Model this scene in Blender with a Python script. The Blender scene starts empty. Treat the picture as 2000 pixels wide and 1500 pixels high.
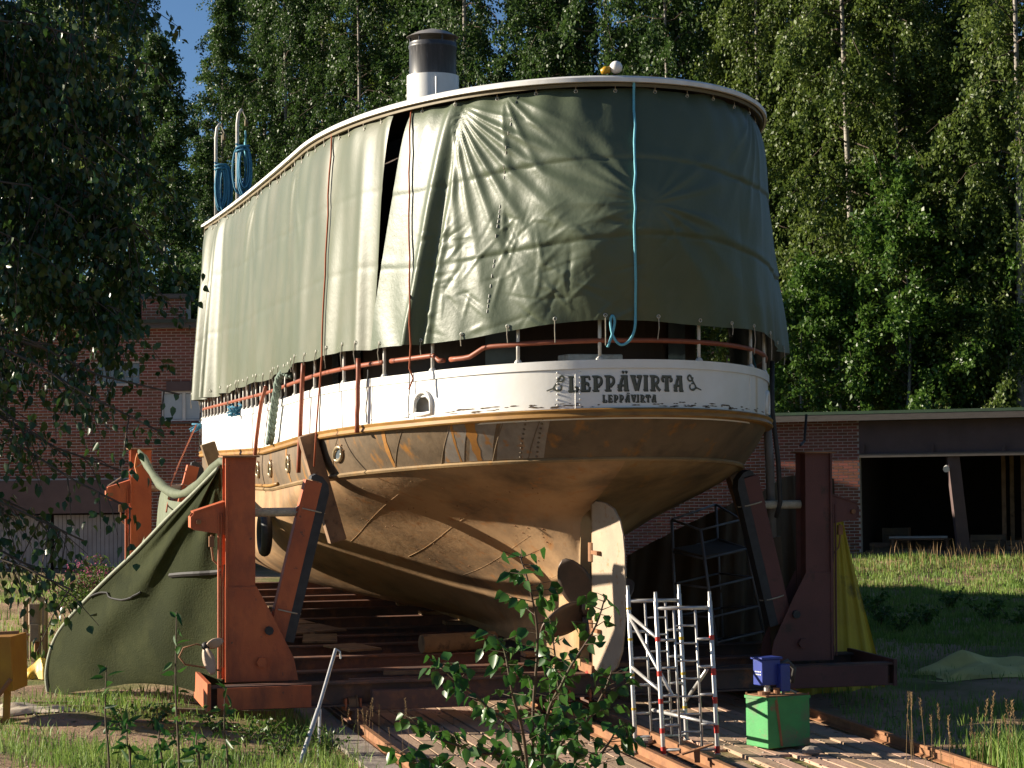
import bpy, math, random
import numpy as np
from mathutils import Vector, Matrix
R = math.radians
random.seed(11)
rng = np.random.default_rng(11)
sc = bpy.context.scene
col = sc.collection

# ---------------------------------------------------------------- camera
CAM_Z, FPX = 3.1, 4000.0            # focal length in pixels of the 2000 px wide photograph
cam = bpy.data.cameras.new('camera')
cam.sensor_width = 36.0
cam.lens = FPX / 2000.0 * 36.0
cam.clip_start, cam.clip_end = 0.1, 4000.0
cam_ob = bpy.data.objects.new('camera', cam)
col.objects.link(cam_ob)
CAM_ROT = Matrix.Rotation(R(90) + math.atan(215 / FPX), 4, 'X') @ Matrix.Rotation(R(-0.7), 4, 'Z')
cam_ob.matrix_world = Matrix.Translation((0, 0, CAM_Z)) @ CAM_ROT
sc.camera = cam_ob

# ---------------------------------------------------------------- sky and sun
SUN_EL, SUN_AZ = R(17.0), R(-82.5)  # azimuth from +Y, negative to the left
SUN_DIR = Vector((math.sin(SUN_AZ) * math.cos(SUN_EL), math.cos(SUN_AZ) * math.cos(SUN_EL), math.sin(SUN_EL)))
world = bpy.data.worlds.new('World')
sc.world = world
world.use_nodes = True
wn = world.node_tree.nodes
sky = wn.new('ShaderNodeTexSky')
sky.sky_type = 'NISHITA'
sky.sun_disc = False
sky.sun_elevation = SUN_EL
sky.sun_rotation = SUN_AZ
sky.air_density = 0.8
sky.dust_density = 0.0
sky.ozone_density = 4.0
world.node_tree.links.new(sky.outputs[0], wn['Background'].inputs[0])
wn['Background'].inputs[1].default_value = 0.05
sun = bpy.data.lights.new('sun', 'SUN')
sun.energy = 5.0
sun.angle = R(0.5)
sun.color = (1.0, 0.89, 0.72)
sun_ob = bpy.data.objects.new('sun', sun)
col.objects.link(sun_ob)
sun_ob.rotation_euler = SUN_DIR.to_track_quat('Z', 'Y').to_euler()
sun_ob.location = (-30, 10, 30)
sc.view_settings.view_transform = 'Standard'
sc.view_settings.look = 'None'
sc.view_settings.exposure = 1.25
sc.view_settings.gamma = 1.0
sc.render.engine = 'CYCLES'
sc.cycles.max_bounces = 6
sc.cycles.transparent_max_bounces = 4
sc.cycles.use_denoising = True

# ---------------------------------------------------------------- helpers
def at(px, py, y):
    """point on the sight line of a photograph pixel at real depth y"""
    d = CAM_ROT.to_3x3() @ Vector(((px - 1000) / FPX, (750 - py) / FPX, -1.0))
    return Vector((0, 0, CAM_Z)) + d * (y / d.y)

def sstep(x):
    x = np.clip(x, 0.0, 1.0)
    return x * x * (3 - 2 * x)

OFF = {}
def tag(o, label=None, cat=None, group=None, kind=None):
    if label: o['label'] = label
    if cat: o['category'] = cat
    if group: o['group'] = group
    if kind: o['kind'] = kind
    return o

def thing(name, label, cat, loc=(0, 0, 0), group=None, frame=None):
    o = bpy.data.objects.new(name, None)
    o.empty_display_size = 0.2
    col.objects.link(o)
    if frame is not None:
        o.matrix_world = frame
        OFF[o.name] = Vector((0, 0, 0))
    else:
        o.location = loc
        OFF[o.name] = Vector(loc)
    return tag(o, label, cat, group)

def link(name, me, material=None, parent=None, frame=None):
    o = bpy.data.objects.new(name, me)
    col.objects.link(o)
    if material is not None and not me.materials:
        me.materials.append(material)
    if parent is not None:
        o.parent = parent
        OFF[o.name] = OFF.get(parent.name, Vector((0, 0, 0)))
    if frame is not None:
        o.matrix_world = frame
    return o

def np_mesh(name, v, f, smooth=False):
    """v (n,3) floats, f (m,k) ints, all faces with k corners"""
    v = np.asarray(v, dtype=np.float32)
    f = np.asarray(f, dtype=np.int32)
    me = bpy.data.meshes.new(name)
    me.vertices.add(len(v))
    me.vertices.foreach_set('co', v.ravel())
    m, k = f.shape
    me.loops.add(m * k)
    me.loops.foreach_set('vertex_index', f.ravel())
    me.polygons.add(m)
    me.polygons.foreach_set('loop_start', np.arange(0, m * k, k, dtype=np.int32))
    if smooth:
        me.polygons.foreach_set('use_smooth', np.ones(m, dtype=bool))
    me.update(calc_edges=True)
    return me

class MB:
    """collects shapes for one mesh object"""
    def __init__(s):
        s.v, s.f = [], []
    def add(s, vs, fs):
        b = len(s.v)
        s.v.extend([tuple(p) for p in vs])
        s.f.extend([tuple(i + b for i in f) for f in fs])
        return s
    def box(s, c, size, rot=None, taper=1.0):
        hx, hy, hz = size[0] / 2, size[1] / 2, size[2] / 2
        vs = []
        for z in (-hz, hz):
            k = 1.0 if z < 0 else taper
            for x, y in ((-hx, -hy), (hx, -hy), (hx, hy), (-hx, hy)):
                p = Vector((x * k, y * k, z))
                if rot is not None: p = rot @ p
                vs.append(Vector(c) + p)
        return s.add(vs, [(3, 2, 1, 0), (4, 5, 6, 7), (0, 1, 5, 4), (1, 2, 6, 5), (2, 3, 7, 6), (3, 0, 4, 7)])
    def bar(s, a, b, w, h=None, up=(0, 0, 1)):
        a, b = Vector(a), Vector(b)
        h = w if h is None else h
        d = (b - a).normalized()
        u = Vector(up)
        if abs(d.dot(u)) > 0.98: u = Vector((0, 1, 0))
        x = d.cross(u).normalized(); z = x.cross(d).normalized()
        vs = []
        for p in (a, b):
            for i, j in ((-1, -1), (1, -1), (1, 1), (-1, 1)):
                vs.append(p + x * (i * w / 2) + z * (j * h / 2))
        return s.add(vs, [(3, 2, 1, 0), (4, 5, 6, 7), (0, 1, 5, 4), (1, 2, 6, 5), (2, 3, 7, 6), (3, 0, 4, 7)])
    def tube(s, pts, r, n=8, caps=True):
        pts = [Vector(p) for p in pts]
        m = len(pts)
        rr = r if hasattr(r, '__len__') else [r] * m
        vs, fs = [], []
        ref = None
        for i, p in enumerate(pts):
            d = (pts[min(i + 1, m - 1)] - pts[max(i - 1, 0)])
            d = d.normalized() if d.length > 1e-9 else Vector((0, 0, 1))
            if ref is None:
                ref = Vector((0, 0, 1)) if abs(d.z) < 0.9 else Vector((1, 0, 0))
            x = d.cross(ref)
            x = x.normalized() if x.length > 1e-6 else Vector((1, 0, 0))
            y = x.cross(d).normalized()
            ref = y
            for k in range(n):
                a = 2 * math.pi * k / n
                vs.append(p + (x * math.cos(a) + y * math.sin(a)) * rr[i])
        for i in range(m - 1):
            for k in range(n):
                k2 = (k + 1) % n
                fs.append((i * n + k, i * n + k2, (i + 1) * n + k2, (i + 1) * n + k))
        if caps:
            fs.append(tuple(range(n - 1, -1, -1)))
            fs.append(tuple((m - 1) * n + k for k in range(n)))
        return s.add(vs, fs)
    def lathe(s, prof, c=(0, 0, 0), n=24, axis='Z'):
        vs, fs = [], []
        for r_, h in prof:
            for k in range(n):
                a = 2 * math.pi * k / n
                p = (r_ * math.cos(a), r_ * math.sin(a), h)
                if axis == 'X': p = (p[2], p[0], p[1])
                if axis == 'Y': p = (p[0], p[2], p[1])
                vs.append(Vector(c) + Vector(p))
        for i in range(len(prof) - 1):
            for k in range(n):
                k2 = (k + 1) % n
                fs.append((i * n + k, i * n + k2, (i + 1) * n + k2, (i + 1) * n + k))
        fs.append(tuple(range(n - 1, -1, -1)))
        fs.append(tuple((len(prof) - 1) * n + k for k in range(n)))
        return s.add(vs, fs)
    def prism(s, poly, thick, M=None):
        """polygon in local xy, extruded along local z by thick (centred); M maps to place"""
        n = len(poly)
        vs = [Vector((p[0], p[1], -thick / 2)) for p in poly] + [Vector((p[0], p[1], thick / 2)) for p in poly]
        if M is not None: vs = [M @ v for v in vs]
        fs = [tuple(range(n - 1, -1, -1)), tuple(range(n, 2 * n))]
        fs += [(i, (i + 1) % n, n + (i + 1) % n, n + i) for i in range(n)]
        return s.add(vs, fs)
    def grid(s, P, close_u=False):
        """P[i][j] points"""
        P = [[tuple(p) for p in row] for row in P]
        a, b = len(P), len(P[0])
        vs = [p for row in P for p in row]
        fs = []
        for i in range(a - 1 + (1 if close_u else 0)):
            for j in range(b - 1):
                i2 = (i + 1) % a
                fs.append((i * b + j, i * b + j + 1, i2 * b + j + 1, i2 * b + j))
        return s.add(vs, fs)
    def sphere(s, c, r, n=14, sq=(1, 1, 1)):
        prof = [(max(1e-4, r * math.sin(math.pi * i / (n // 2 + 1))), -r * math.cos(math.pi * i / (n // 2 + 1))) for i in range(n // 2 + 2)]
        b = len(s.v)
        s.lathe(prof, (0, 0, 0), n)
        s.v[b:] = [(c[0] + x * sq[0], c[1] + y * sq[1], c[2] + z * sq[2]) for x, y, z in s.v[b:]]
        return s
    def build(s, name, material, parent=None, frame=None, smooth=False, bevel=0.0, solid=0.0):
        off = OFF.get(parent.name, Vector((0, 0, 0))) if parent is not None else Vector((0, 0, 0))
        me = bpy.data.meshes.new(name)
        me.from_pydata([(x - off.x, y - off.y, z - off.z) for x, y, z in s.v], [], s.f)
        if smooth:
            for p in me.polygons: p.use_smooth = True
        me.update()
        o = link(name, me, material, parent, frame)
        if smooth and smooth != 'all':
            md = o.modifiers.new('edges', 'EDGE_SPLIT'); md.split_angle = R(40)
        if bevel:
            md = o.modifiers.new('bevel', 'BEVEL'); md.width = bevel; md.segments = 2; md.limit_method = 'ANGLE'
        if solid:
            md = o.modifiers.new('thickness', 'SOLIDIFY'); md.thickness = solid
        return o

def copy_tree(o, parent=None, loc=None, rotz=None):
    c = o.copy(); col.objects.link(c)
    if parent is not None: c.parent = parent
    if loc is not None: c.location = loc
    if rotz is not None: c.rotation_euler = (0, 0, rotz)
    for ch in list(o.children): copy_tree(ch, c)
    return c

def smooth_poly(P, n):
    out = []
    for k in range(n):
        x = k / (n - 1) * (len(P) - 1); i = min(int(x), len(P) - 2); f = x - i
        p0, p1, p2, p3 = P[max(i - 1, 0)], P[i], P[i + 1], P[min(i + 2, len(P) - 1)]
        out.append(.5 * ((2 * p1) + (p2 - p0) * f + (2 * p0 - 5 * p1 + 4 * p2 - p3) * f * f + (3 * p1 - p0 - 3 * p2 + p3) * f ** 3))
    return out

# ---------------------------------------------------------------- materials
MATS = {}
def mat(name, c1, c2=None, rough=0.7, scale=4.0, bump=0.0, bscale=30.0, metal=0.0, spec=0.4, stretch=(1, 1, 1),
        c3=None, thr=0.62, scale3=2.0, stretch3=(1, 1, 1), island=0.0, objrand=0.0, transl=0.0, sheen=0.0, detail=6.0, soft3=0.06, bstretch=(1, 1, 1), c4=None, thr4=.6, scale4=3.0, stretch4=(1, 1, 1), soft4=.08):
    m = bpy.data.materials.new(name); MATS[name] = m
    m.use_nodes = True
    nt = m.node_tree; N = nt.nodes; L = nt.links
    bs = N['Principled BSDF']
    bs.inputs['Roughness'].default_value = rough
    bs.inputs['Metallic'].default_value = metal
    bs.inputs['Specular IOR Level'].default_value = spec
    tc = N.new('ShaderNodeTexCoord')
    def noise(sc_, st, det=detail):
        mp = N.new('ShaderNodeMapping'); mp.inputs['Scale'].default_value = st
        L.new(tc.outputs['Object'], mp.inputs['Vector'])
        nz = N.new('ShaderNodeTexNoise'); nz.inputs['Scale'].default_value = sc_; nz.inputs['Detail'].default_value = det
        nz.inputs['Roughness'].default_value = 0.62
        L.new(mp.outputs[0], nz.inputs['Vector'])
        return nz.outputs['Fac']
    def ramp(fac, a, b):
        mr = N.new('ShaderNodeMapRange'); mr.inputs['From Min'].default_value = a; mr.inputs['From Max'].default_value = b
        mr.clamp = True
        L.new(fac, mr.inputs['Value']); return mr.outputs[0]
    def mix(fac, a, b):
        mx = N.new('ShaderNodeMix'); mx.data_type = 'RGBA'
        if isinstance(fac, float): mx.inputs['Factor'].default_value = fac
        else: L.new(fac, mx.inputs['Factor'])
        for inp, val in ((mx.inputs['A'], a), (mx.inputs['B'], b)):
            if isinstance(val, tuple): inp.default_value = (*val, 1.0)
            else: L.new(val, inp)
        return mx.outputs['Result']
    c2 = c2 or tuple(x * 0.72 for x in c1)
    colr = mix(ramp(noise(scale, stretch), 0.32, 0.68), c1, c2)
    if c3 is not None:
        colr = mix(ramp(noise(scale3, stretch3), thr - soft3, thr + soft3), colr, c3)
    if c4 is not None:
        colr = mix(ramp(noise(scale4, stretch4), thr4 - soft4, thr4 + soft4), colr, c4)
    if island or objrand:
        add = None
        if island:
            ge = N.new('ShaderNodeNewGeometry'); add = ge.outputs['Random Per Island']; amt = island
        if objrand:
            oi = N.new('ShaderNodeObjectInfo')
            if add is None: add = oi.outputs['Random']; amt = objrand
            else:
                ma = N.new('ShaderNodeMath'); ma.operation = 'ADD'; L.new(add, ma.inputs[0]); L.new(oi.outputs['Random'], ma.inputs[1])
                mf = N.new('ShaderNodeMath'); mf.operation = 'FRACT'; L.new(ma.outputs[0], mf.inputs[0]); add = mf.outputs[0]
        hs = N.new('ShaderNodeHueSaturation')
        mv = N.new('ShaderNodeMapRange'); mv.inputs['To Min'].default_value = 1 - amt; mv.inputs['To Max'].default_value = 1 + amt
        L.new(add, mv.inputs['Value']); L.new(mv.outputs[0], hs.inputs['Value'])
        mh = N.new('ShaderNodeMapRange'); mh.inputs['To Min'].default_value = 0.5 + 0.05 * amt; mh.inputs['To Max'].default_value = 0.5 - 0.05 * amt
        L.new(add, mh.inputs['Value']); L.new(mh.outputs[0], hs.inputs['Hue'])
        L.new(colr, hs.inputs['Color']); colr = hs.outputs[0]
    L.new(colr, bs.inputs['Base Color'])
    if bump:
        bp = N.new('ShaderNodeBump'); bp.inputs['Strength'].default_value = 1.0; bp.inputs['Distance'].default_value = bump
        L.new(noise(bscale, bstretch, 8.0), bp.inputs['Height']); L.new(bp.outputs[0], bs.inputs['Normal'])
    if transl:
        tr = N.new('ShaderNodeBsdfTranslucent'); L.new(colr, tr.inputs['Color'])
        ms = N.new('ShaderNodeMixShader'); ms.inputs[0].default_value = transl
        out = N['Material Output']
        L.new(bs.outputs[0], ms.inputs[1]); L.new(tr.outputs[0], ms.inputs[2]); L.new(ms.outputs[0], out.inputs['Surface'])
    return m

M_soil = None
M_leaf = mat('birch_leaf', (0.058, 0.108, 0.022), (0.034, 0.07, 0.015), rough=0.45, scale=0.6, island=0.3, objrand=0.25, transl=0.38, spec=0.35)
M_leaf_y = mat('birch_leaf_sun_tint', (0.118, 0.165, 0.03), (0.066, 0.105, 0.02), rough=0.45, scale=0.6, island=0.3, objrand=0.2, transl=0.4, spec=0.35)  # sunlit look put into the colour: paler, yellower birch leaf
M_leaf_d = mat('spruce_dark_leaf', (0.03, 0.055, 0.012), (0.02, 0.04, 0.01), rough=0.5, scale=0.6, island=0.3, transl=0.25)
M_leaf_a = mat('alder_leaf', (0.085, 0.165, 0.024), (0.05, 0.105, 0.016), rough=0.4, scale=1.0, island=0.3, objrand=0.15, transl=0.42, spec=0.4)
M_leaf_n = mat('near_birch_leaf', (0.032, 0.075, 0.012), (0.02, 0.05, 0.01), rough=0.33, scale=2.0, island=0.3, transl=0.3, spec=0.5)
M_leaf_s = mat('sapling_leaf', (0.045, 0.13, 0.018), (0.025, 0.08, 0.012), rough=0.38, scale=5.0, island=0.3, transl=0.35, spec=0.45)
M_bark = mat('birch_bark', (0.34, 0.31, 0.27), (0.2, 0.175, 0.15), rough=0.85, scale=3.0, stretch=(1, 1, 0.5), c3=(0.05, 0.045, 0.04), thr=0.6, scale3=2.5, stretch3=(1, 1, 3))
M_twig = mat('brown_twigs', (0.12, 0.085, 0.06), (0.06, 0.045, 0.032), rough=0.9, scale=3)
M_bark_d = mat('dark_bark', (0.10, 0.075, 0.055), (0.05, 0.04, 0.03), rough=0.9, scale=9)
M_stem = mat('green_stem', (0.06, 0.06, 0.02), (0.09, 0.04, 0.03), rough=0.7)
M_grass = mat('grass_blade', (0.15, 0.27, 0.045), (0.22, 0.30, 0.07), rough=0.55, scale=0.8, island=0.3, transl=0.35, spec=0.3)
M_grass_dry = mat('dry_grass', (0.33, 0.22, 0.10), (0.24, 0.16, 0.07), rough=0.8, scale=3, island=0.25, transl=0.2)
M_brick = mat('red_brick', (0.27, 0.095, 0.055), (0.17, 0.06, 0.04), rough=0.85, scale=2.2, bump=0.004, bscale=60, island=0.22, objrand=0.3)
M_mortar = mat('mortar', (0.5, 0.46, 0.42), (0.38, 0.34, 0.31), rough=0.95, scale=6)
M_white = mat('white_paint', (0.80, 0.79, 0.76), (0.74, 0.72, 0.67), rough=0.38, scale=2.5, c3=(0.40, 0.27, 0.14), thr=0.80, scale3=9, bump=0.0015, bscale=14, stretch3=(1, 1, .6))
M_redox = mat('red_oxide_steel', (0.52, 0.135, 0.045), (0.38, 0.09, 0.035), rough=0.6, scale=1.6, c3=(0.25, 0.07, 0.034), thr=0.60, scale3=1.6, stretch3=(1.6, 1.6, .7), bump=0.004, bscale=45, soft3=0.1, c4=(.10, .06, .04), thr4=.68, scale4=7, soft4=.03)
M_redox_r = mat('shade_darkened_red_steel', (0.15, 0.058, 0.048), (0.11, 0.045, 0.038), rough=0.7, scale=1.6, c3=(0.07, 0.04, 0.03), thr=0.64, scale3=3.0, bump=0.003, bscale=45)  # red oxide darkened to carry the ship's shade on the starboard side
M_beam = mat('weathered_beam', (0.17, 0.075, 0.05), (0.06, 0.045, 0.038), rough=0.7, scale=1.3, c3=(0.30, 0.12, 0.05), thr=0.64, scale3=4, bump=0.004, bscale=40, soft3=0.12)
M_rust = mat('rusty_steel', (0.30, 0.14, 0.06), (0.19, 0.085, 0.04), rough=0.75, scale=6, bump=0.002, bscale=90)
M_wood = mat('old_timber', (0.27, 0.17, 0.09), (0.16, 0.10, 0.055), rough=0.85, scale=3, stretch=(1, 1, 1), bump=0.006, bscale=24, island=0.2, objrand=0.25, c3=(0.1, 0.065, 0.04), thr=0.6, scale3=5)
M_rubber = mat('black_rubber', (0.022, 0.022, 0.024), (0.04, 0.04, 0.042), rough=0.6, scale=8)
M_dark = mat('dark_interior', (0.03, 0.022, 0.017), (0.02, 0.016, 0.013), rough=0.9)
M_glass = mat('grey_glass', (0.16, 0.2, 0.23), (0.08, 0.1, 0.12), rough=0.12, scale=0.9, spec=0.6)
M_rope_blue = mat('blue_rope', (0.05, 0.22, 0.33), (0.03, 0.14, 0.24), rough=0.75, scale=60, bump=0.004, bscale=160)
M_rope_cyan = mat('pale_blue_rope', (0.15, 0.45, 0.52), (0.1, 0.34, 0.44), rough=0.7, scale=40)
M_rope_red = mat('red_line', (0.36, 0.09, 0.03), (0.28, 0.07, 0.03), rough=0.8, scale=20)
M_rope_pale = mat('pale_line', (0.45, 0.4, 0.3), (0.3, 0.26, 0.2), rough=0.8, scale=20)
M_rope_green = mat('mooring_rope', (0.20, 0.26, 0.21), (0.11, 0.15, 0.13), rough=0.85, scale=30, bump=0.006, bscale=70)
M_black = mat('black_cable', (0.02, 0.018, 0.017), rough=0.6)
# ---------------------------------------------------------------- slipway frame (ship, cradle, rails)
AX = R(15.0); SLOPE = 0.033
O0 = Vector((1.07, 28.5, 0.0))
fwd = Vector((-math.sin(AX), math.cos(AX), SLOPE)).normalized()
prt = Vector((-math.cos(AX), -math.sin(AX), 0.0))
upv = fwd.cross(prt).normalized()
FR = Matrix((( fwd.x, prt.x, upv.x, O0.x), (fwd.y, prt.y, upv.y, O0.y), (fwd.z, prt.z, upv.z, O0.z), (0, 0, 0, 1)))
def F(t, y, z): return FR @ Vector((t, y, z))

def ground(x, y):
    x = np.asarray(x, dtype=float); y = np.asarray(y, dtype=float)
    t = (x - O0.x) * -math.sin(AX) + (y - O0.y) * math.cos(AX)
    l = -((x - O0.x) * math.cos(AX) + (y - O0.y) * math.sin(AX))      # port positive
    base = SLOPE * np.clip(t, -9, 34)
    rough = 0.05 * np.sin(x * 1.9 + y * .7) * np.sin(y * 1.3 - x * .6) + 0.03 * np.sin(x * 4.1 + 1.3) * np.sin(y * 3.7)
    lane = sstep((np.abs(l - .3) - 3.9) / 1.5)
    z = base + rough * lane - 0.05 * (1 - lane)
    z = z + 0.55 * sstep((y - 49) / 6.5) * sstep((x - 3) / 4)
    z = z + 0.22 * sstep((-x - 3.5) / 2) * sstep((34 - y) / 6) * 0.6
    bank = sstep((y - 9) / 12)
    z = (1.35 + rough) * (1 - bank) + z * bank
    z = z + np.clip(y - 66, 0, 40) * 0.30
    return z

# ground sheet
def axis(lo, hi, a, b, fine, coarse):
    s = list(np.arange(lo, a, coarse)) + list(np.arange(a, b, fine)) + list(np.arange(b, hi + coarse, coarse))
    return np.array(s)
gx = axis(-260, 260, -16, 18, 0.3, 12.0); gy = axis(-80, 420, 2, 70, 0.3, 12.0)
GX, GY = np.meshgrid(gx, gy)
GZ = ground(GX, GY)
nx, ny = len(gx), len(gy)
idx = np.arange(nx * ny).reshape(ny, nx)
gf = np.stack([idx[:-1, :-1], idx[:-1, 1:], idx[1:, 1:], idx[1:, :-1]], -1).reshape(-1, 4)
M_ground = mat('soil_and_turf', (0.42, 0.275, 0.18), (0.31, 0.195, 0.125), rough=0.95, scale=1.1, c3=(0.15, 0.16, 0.05), thr=0.53, scale3=0.35, soft3=0.08, bump=0.03, bscale=9, spec=0.15)
g = link('ground', np_mesh('ground', np.stack([GX.ravel(), GY.ravel(), GZ.ravel()], -1), gf, True), M_ground)
g['kind'] = 'structure'

# ---------------------------------------------------------------- foliage generators
def leaf_mesh(name, P, D, Nn, Ln, W, shape='diamond'):
    P, D, Nn = (np.asarray(a, dtype=np.float32) for a in (P, D, Nn))
    D = D / np.linalg.norm(D, axis=1, keepdims=True)
    S = np.cross(D, Nn); S /= np.maximum(np.linalg.norm(S, axis=1, keepdims=True), 1e-6)
    Nn = np.cross(S, D)
    Ln = np.asarray(Ln)[:, None]; W = np.asarray(W)[:, None]
    n = len(P)
    if shape == 'diamond':
        V = np.stack([P, P + D * Ln * .42 + S * W * .5 + Nn * W * .12, P + D * Ln, P + D * Ln * .42 - S * W * .5 + Nn * W * .12], 1)
        f = np.arange(n * 4).reshape(n, 4)
    else:   # birch leaf outline, folded a little along the midrib
        V = np.stack([P, P + D * Ln * .22 + S * W * .44 + Nn * W * .15, P + D * Ln * .5 + S * W * .42 + Nn * W * .13, P + D * Ln - Nn * Ln * .1,
                      P + D * Ln * .5 - S * W * .42 + Nn * W * .13, P + D * Ln * .22 - S * W * .44 + Nn * W * .15], 1)
        b = np.arange(n)[:, None] * 6
        f = np.concatenate([b + np.array([[0, 1, 2, 3]]), b + np.array([[0, 3, 4, 5]])], 0)
    return np_mesh(name, V.reshape(-1, 3), f)

def rnd_unit(r, n):
    v = r.normal(size=(n, 3)); return v / np.linalg.norm(v, axis=1, keepdims=True)

def make_tree(seed, hgt, base, rad, nlimb, ntwig, nleaf, leaf, droop=1.0, trunk_r=0.16, conif=False):
    """birch-like tree: (trunk MB, crown mesh)"""
    r = np.random.default_rng(seed)
    tb = MB(); lb = MB()
    bend = r.normal(0, .25, 2)
    def tr(z):
        k = z / hgt
        return np.array([bend[0] * math.sin(k * 3.0), bend[1] * math.sin(k * 2.3), z])
    zs = np.linspace(0, hgt, 12)
    tb.tube([tr(z) for z in zs], [trunk_r * (1 - .93 * (z / hgt)) for z in zs], 7)
    P, D = [], []
    for i in range(nlimb):
        k = (i + r.random()) / nlimb
        z0 = base + (hgt - base) * k ** .9
        prof = math.sin(min(1.0, .18 + k * .95) * math.pi) ** .7 if not conif else (1 - k) ** .8
        ln = rad * max(.18, prof) * r.uniform(.55, 1.1)
        az = i * 2.39996 + r.normal(0, .3)
        h = np.array([math.cos(az), math.sin(az), 0])
        up = r.uniform(.35, .9) if not conif else r.uniform(-.15, .1)
        p0 = tr(z0); pts = [p0]; n = 6
        for j in range(1, n + 1):
            q = j / n
            pts.append(p0 + h * ln * q + np.array([0, 0, 1]) * ln * (up * q - droop * .75 * q * q) + r.normal(0, .04, 3) * ln)
        lb.tube(pts, [max(.010, trunk_r * .22 * (1 - .85 * q / n)) for q in range(n + 1)], 4, False)
        pts = np.array(pts)
        for j in range(ntwig):
            q = r.uniform(.18, 1.0) ** .8 * n
            a = min(int(q), n - 1)
            b = pts[a] + (pts[a + 1] - pts[a]) * (q - a)
            tl = r.uniform(.35, 1.25) * (0.6 + .5 * droop)
            td = h * r.uniform(-.1, .6) + r.normal(0, .45, 3) + np.array([0, 0, -droop * r.uniform(.3, 1.1)])
            td = td / np.linalg.norm(td)
            m = int(nleaf * r.choice([.15, .5, 1.0, 1.7, 2.2]) * .95)
            s = r.random(m)[:, None]
            bow = np.array([0, 0, -.45 * droop]) * tl * s * s
            P.append(b + td * tl * s + bow + r.normal(0, .09, (m, 3)))
            D.append(np.tile(td * .4 + np.array([0, 0, -.55 * droop]), (m, 1)) + r.normal(0, .5, (m, 3)))
    P = np.concatenate(P); D = np.concatenate(D)
    n = len(P)
    cm = leaf_mesh('crown', P, D, rnd_unit(r, n), r.uniform(.5, 1.45, n) * leaf, r.uniform(.5, 1.25, n) * leaf * .8)
    return tb, lb, cm

def place_tree(proto, loc, label, cat='tree', group=None, rotz=0.0, s=1.0, name='birch_tree', leafmat=None):
    e = thing(name, label, cat, loc, group)
    e.rotation_euler = (0, 0, rotz); e.scale = (s, s, s * random.uniform(.95, 1.08))
    for nm, me, m in zip(('trunk', 'crown'), proto, (M_bark, leafmat or M_leaf)):
        o = bpy.data.objects.new(nm, me); col.objects.link(o); o.parent = e
        if not me.materials: me.materials.append(m)
        elif me.materials[0] != m:
            o.material_slots[0].link = 'OBJECT'; o.material_slots[0].material = m
    return e

def proto(*a, **k):
    tb, lb, cm = make_tree(*a, **k)
    nf = len(tb.f); tb.add(lb.v, lb.f)
    me = bpy.data.meshes.new('trunk'); me.from_pydata([tuple(map(float, p)) for p in tb.v], [], tb.f)
    me.materials.append(M_bark); me.materials.append(M_twig)
    for p in me.polygons: p.use_smooth = True; p.material_index = 0 if p.index < nf else 1
    return me, cm

# ---------------------------------------------------------------- the wood behind the yard
ORD = ['first', 'second', 'third', 'fourth', 'fifth', 'sixth', 'seventh', 'eighth', 'ninth', 'tenth', 'eleventh', 'twelfth', 'thirteenth', 'fourteenth', 'fifteenth', 'sixteenth', 'seventeenth', 'eighteenth', 'nineteenth', 'twentieth']
PR = [proto(101, 23, 4.0, 3.4, 78, 12, 52, .135, droop=1.0), proto(102, 25, 5.0, 3.0, 84, 12, 50, .13, droop=1.25),
      proto(103, 21, 2.5, 3.6, 80, 12, 50, .135, droop=.8), proto(104, 24, 3.0, 2.6, 74, 12, 50, .125, droop=1.35),
      proto(105, 17, 1.2, 3.0, 66, 12, 50, .135, droop=.55)]
PB = [proto(201, 9, .8, 2.5, 46, 10, 44, .125, droop=.25, trunk_r=.08), proto(202, 7.5, .5, 2.3, 42, 10, 40, .12, droop=.3, trunk_r=.07)]
rows = [  # depth, photograph x of each trunk
    ('front', 67.5, [-60, 60, 180, 450, 560, 690, 800, 905, 1060, 1180, 1300, 1420, 1500, 1590, 1690, 1790, 1880, 1990, 2090]),
    ('middle', 73.5, [-30, 110, 220, 510, 640, 745, 860, 1120, 1240, 1370, 1470, 1560, 1650, 1740, 1840, 1940, 2060]),
    ('back', 81.5, [-80, 70, 205, 500, 600, 780, 880, 1060, 1290, 1440, 1540, 1720, 1930, 2070]),
]
k = 0
for rname, dep, xs in rows:
    for i, px in enumerate(xs):
        kx = (px - 1000) / FPX
        y = (dep + .9 * 17) / (1 + .9 * kx) + random.uniform(-1.6, 1.6)
        x = kx * y
        pr = PR[(k * 3 + i) % 5]; k += 1
        s = random.uniform(.9, 1.12)
        if rname == 'front' and px == 450: s = .8
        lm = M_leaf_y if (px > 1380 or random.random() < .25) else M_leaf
        sunny = 'pale sun-tinted' if lm is M_leaf_y else 'mid green'
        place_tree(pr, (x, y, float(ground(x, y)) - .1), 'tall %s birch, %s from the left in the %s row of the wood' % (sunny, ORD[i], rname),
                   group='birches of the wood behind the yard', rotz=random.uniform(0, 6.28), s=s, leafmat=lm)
for px, dep, h_, lb in ((335, 72, .80, 'round crowned birch below the blue gap of sky, right of the chimney'), (395, 76, .86, 'round crowned birch behind the two davits at the bow end'), (300, 78, .95, 'round crowned birch just left of the blue gap of sky')):
    x = (px - 1000) / FPX * dep
    place_tree(PR[4] if px != 395 else PR[2], (x, dep, float(ground(x, dep)) - .1), lb, group='birches of the wood behind the yard', rotz=px * .1, s=h_ if px != 395 else h_ * .72)
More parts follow.
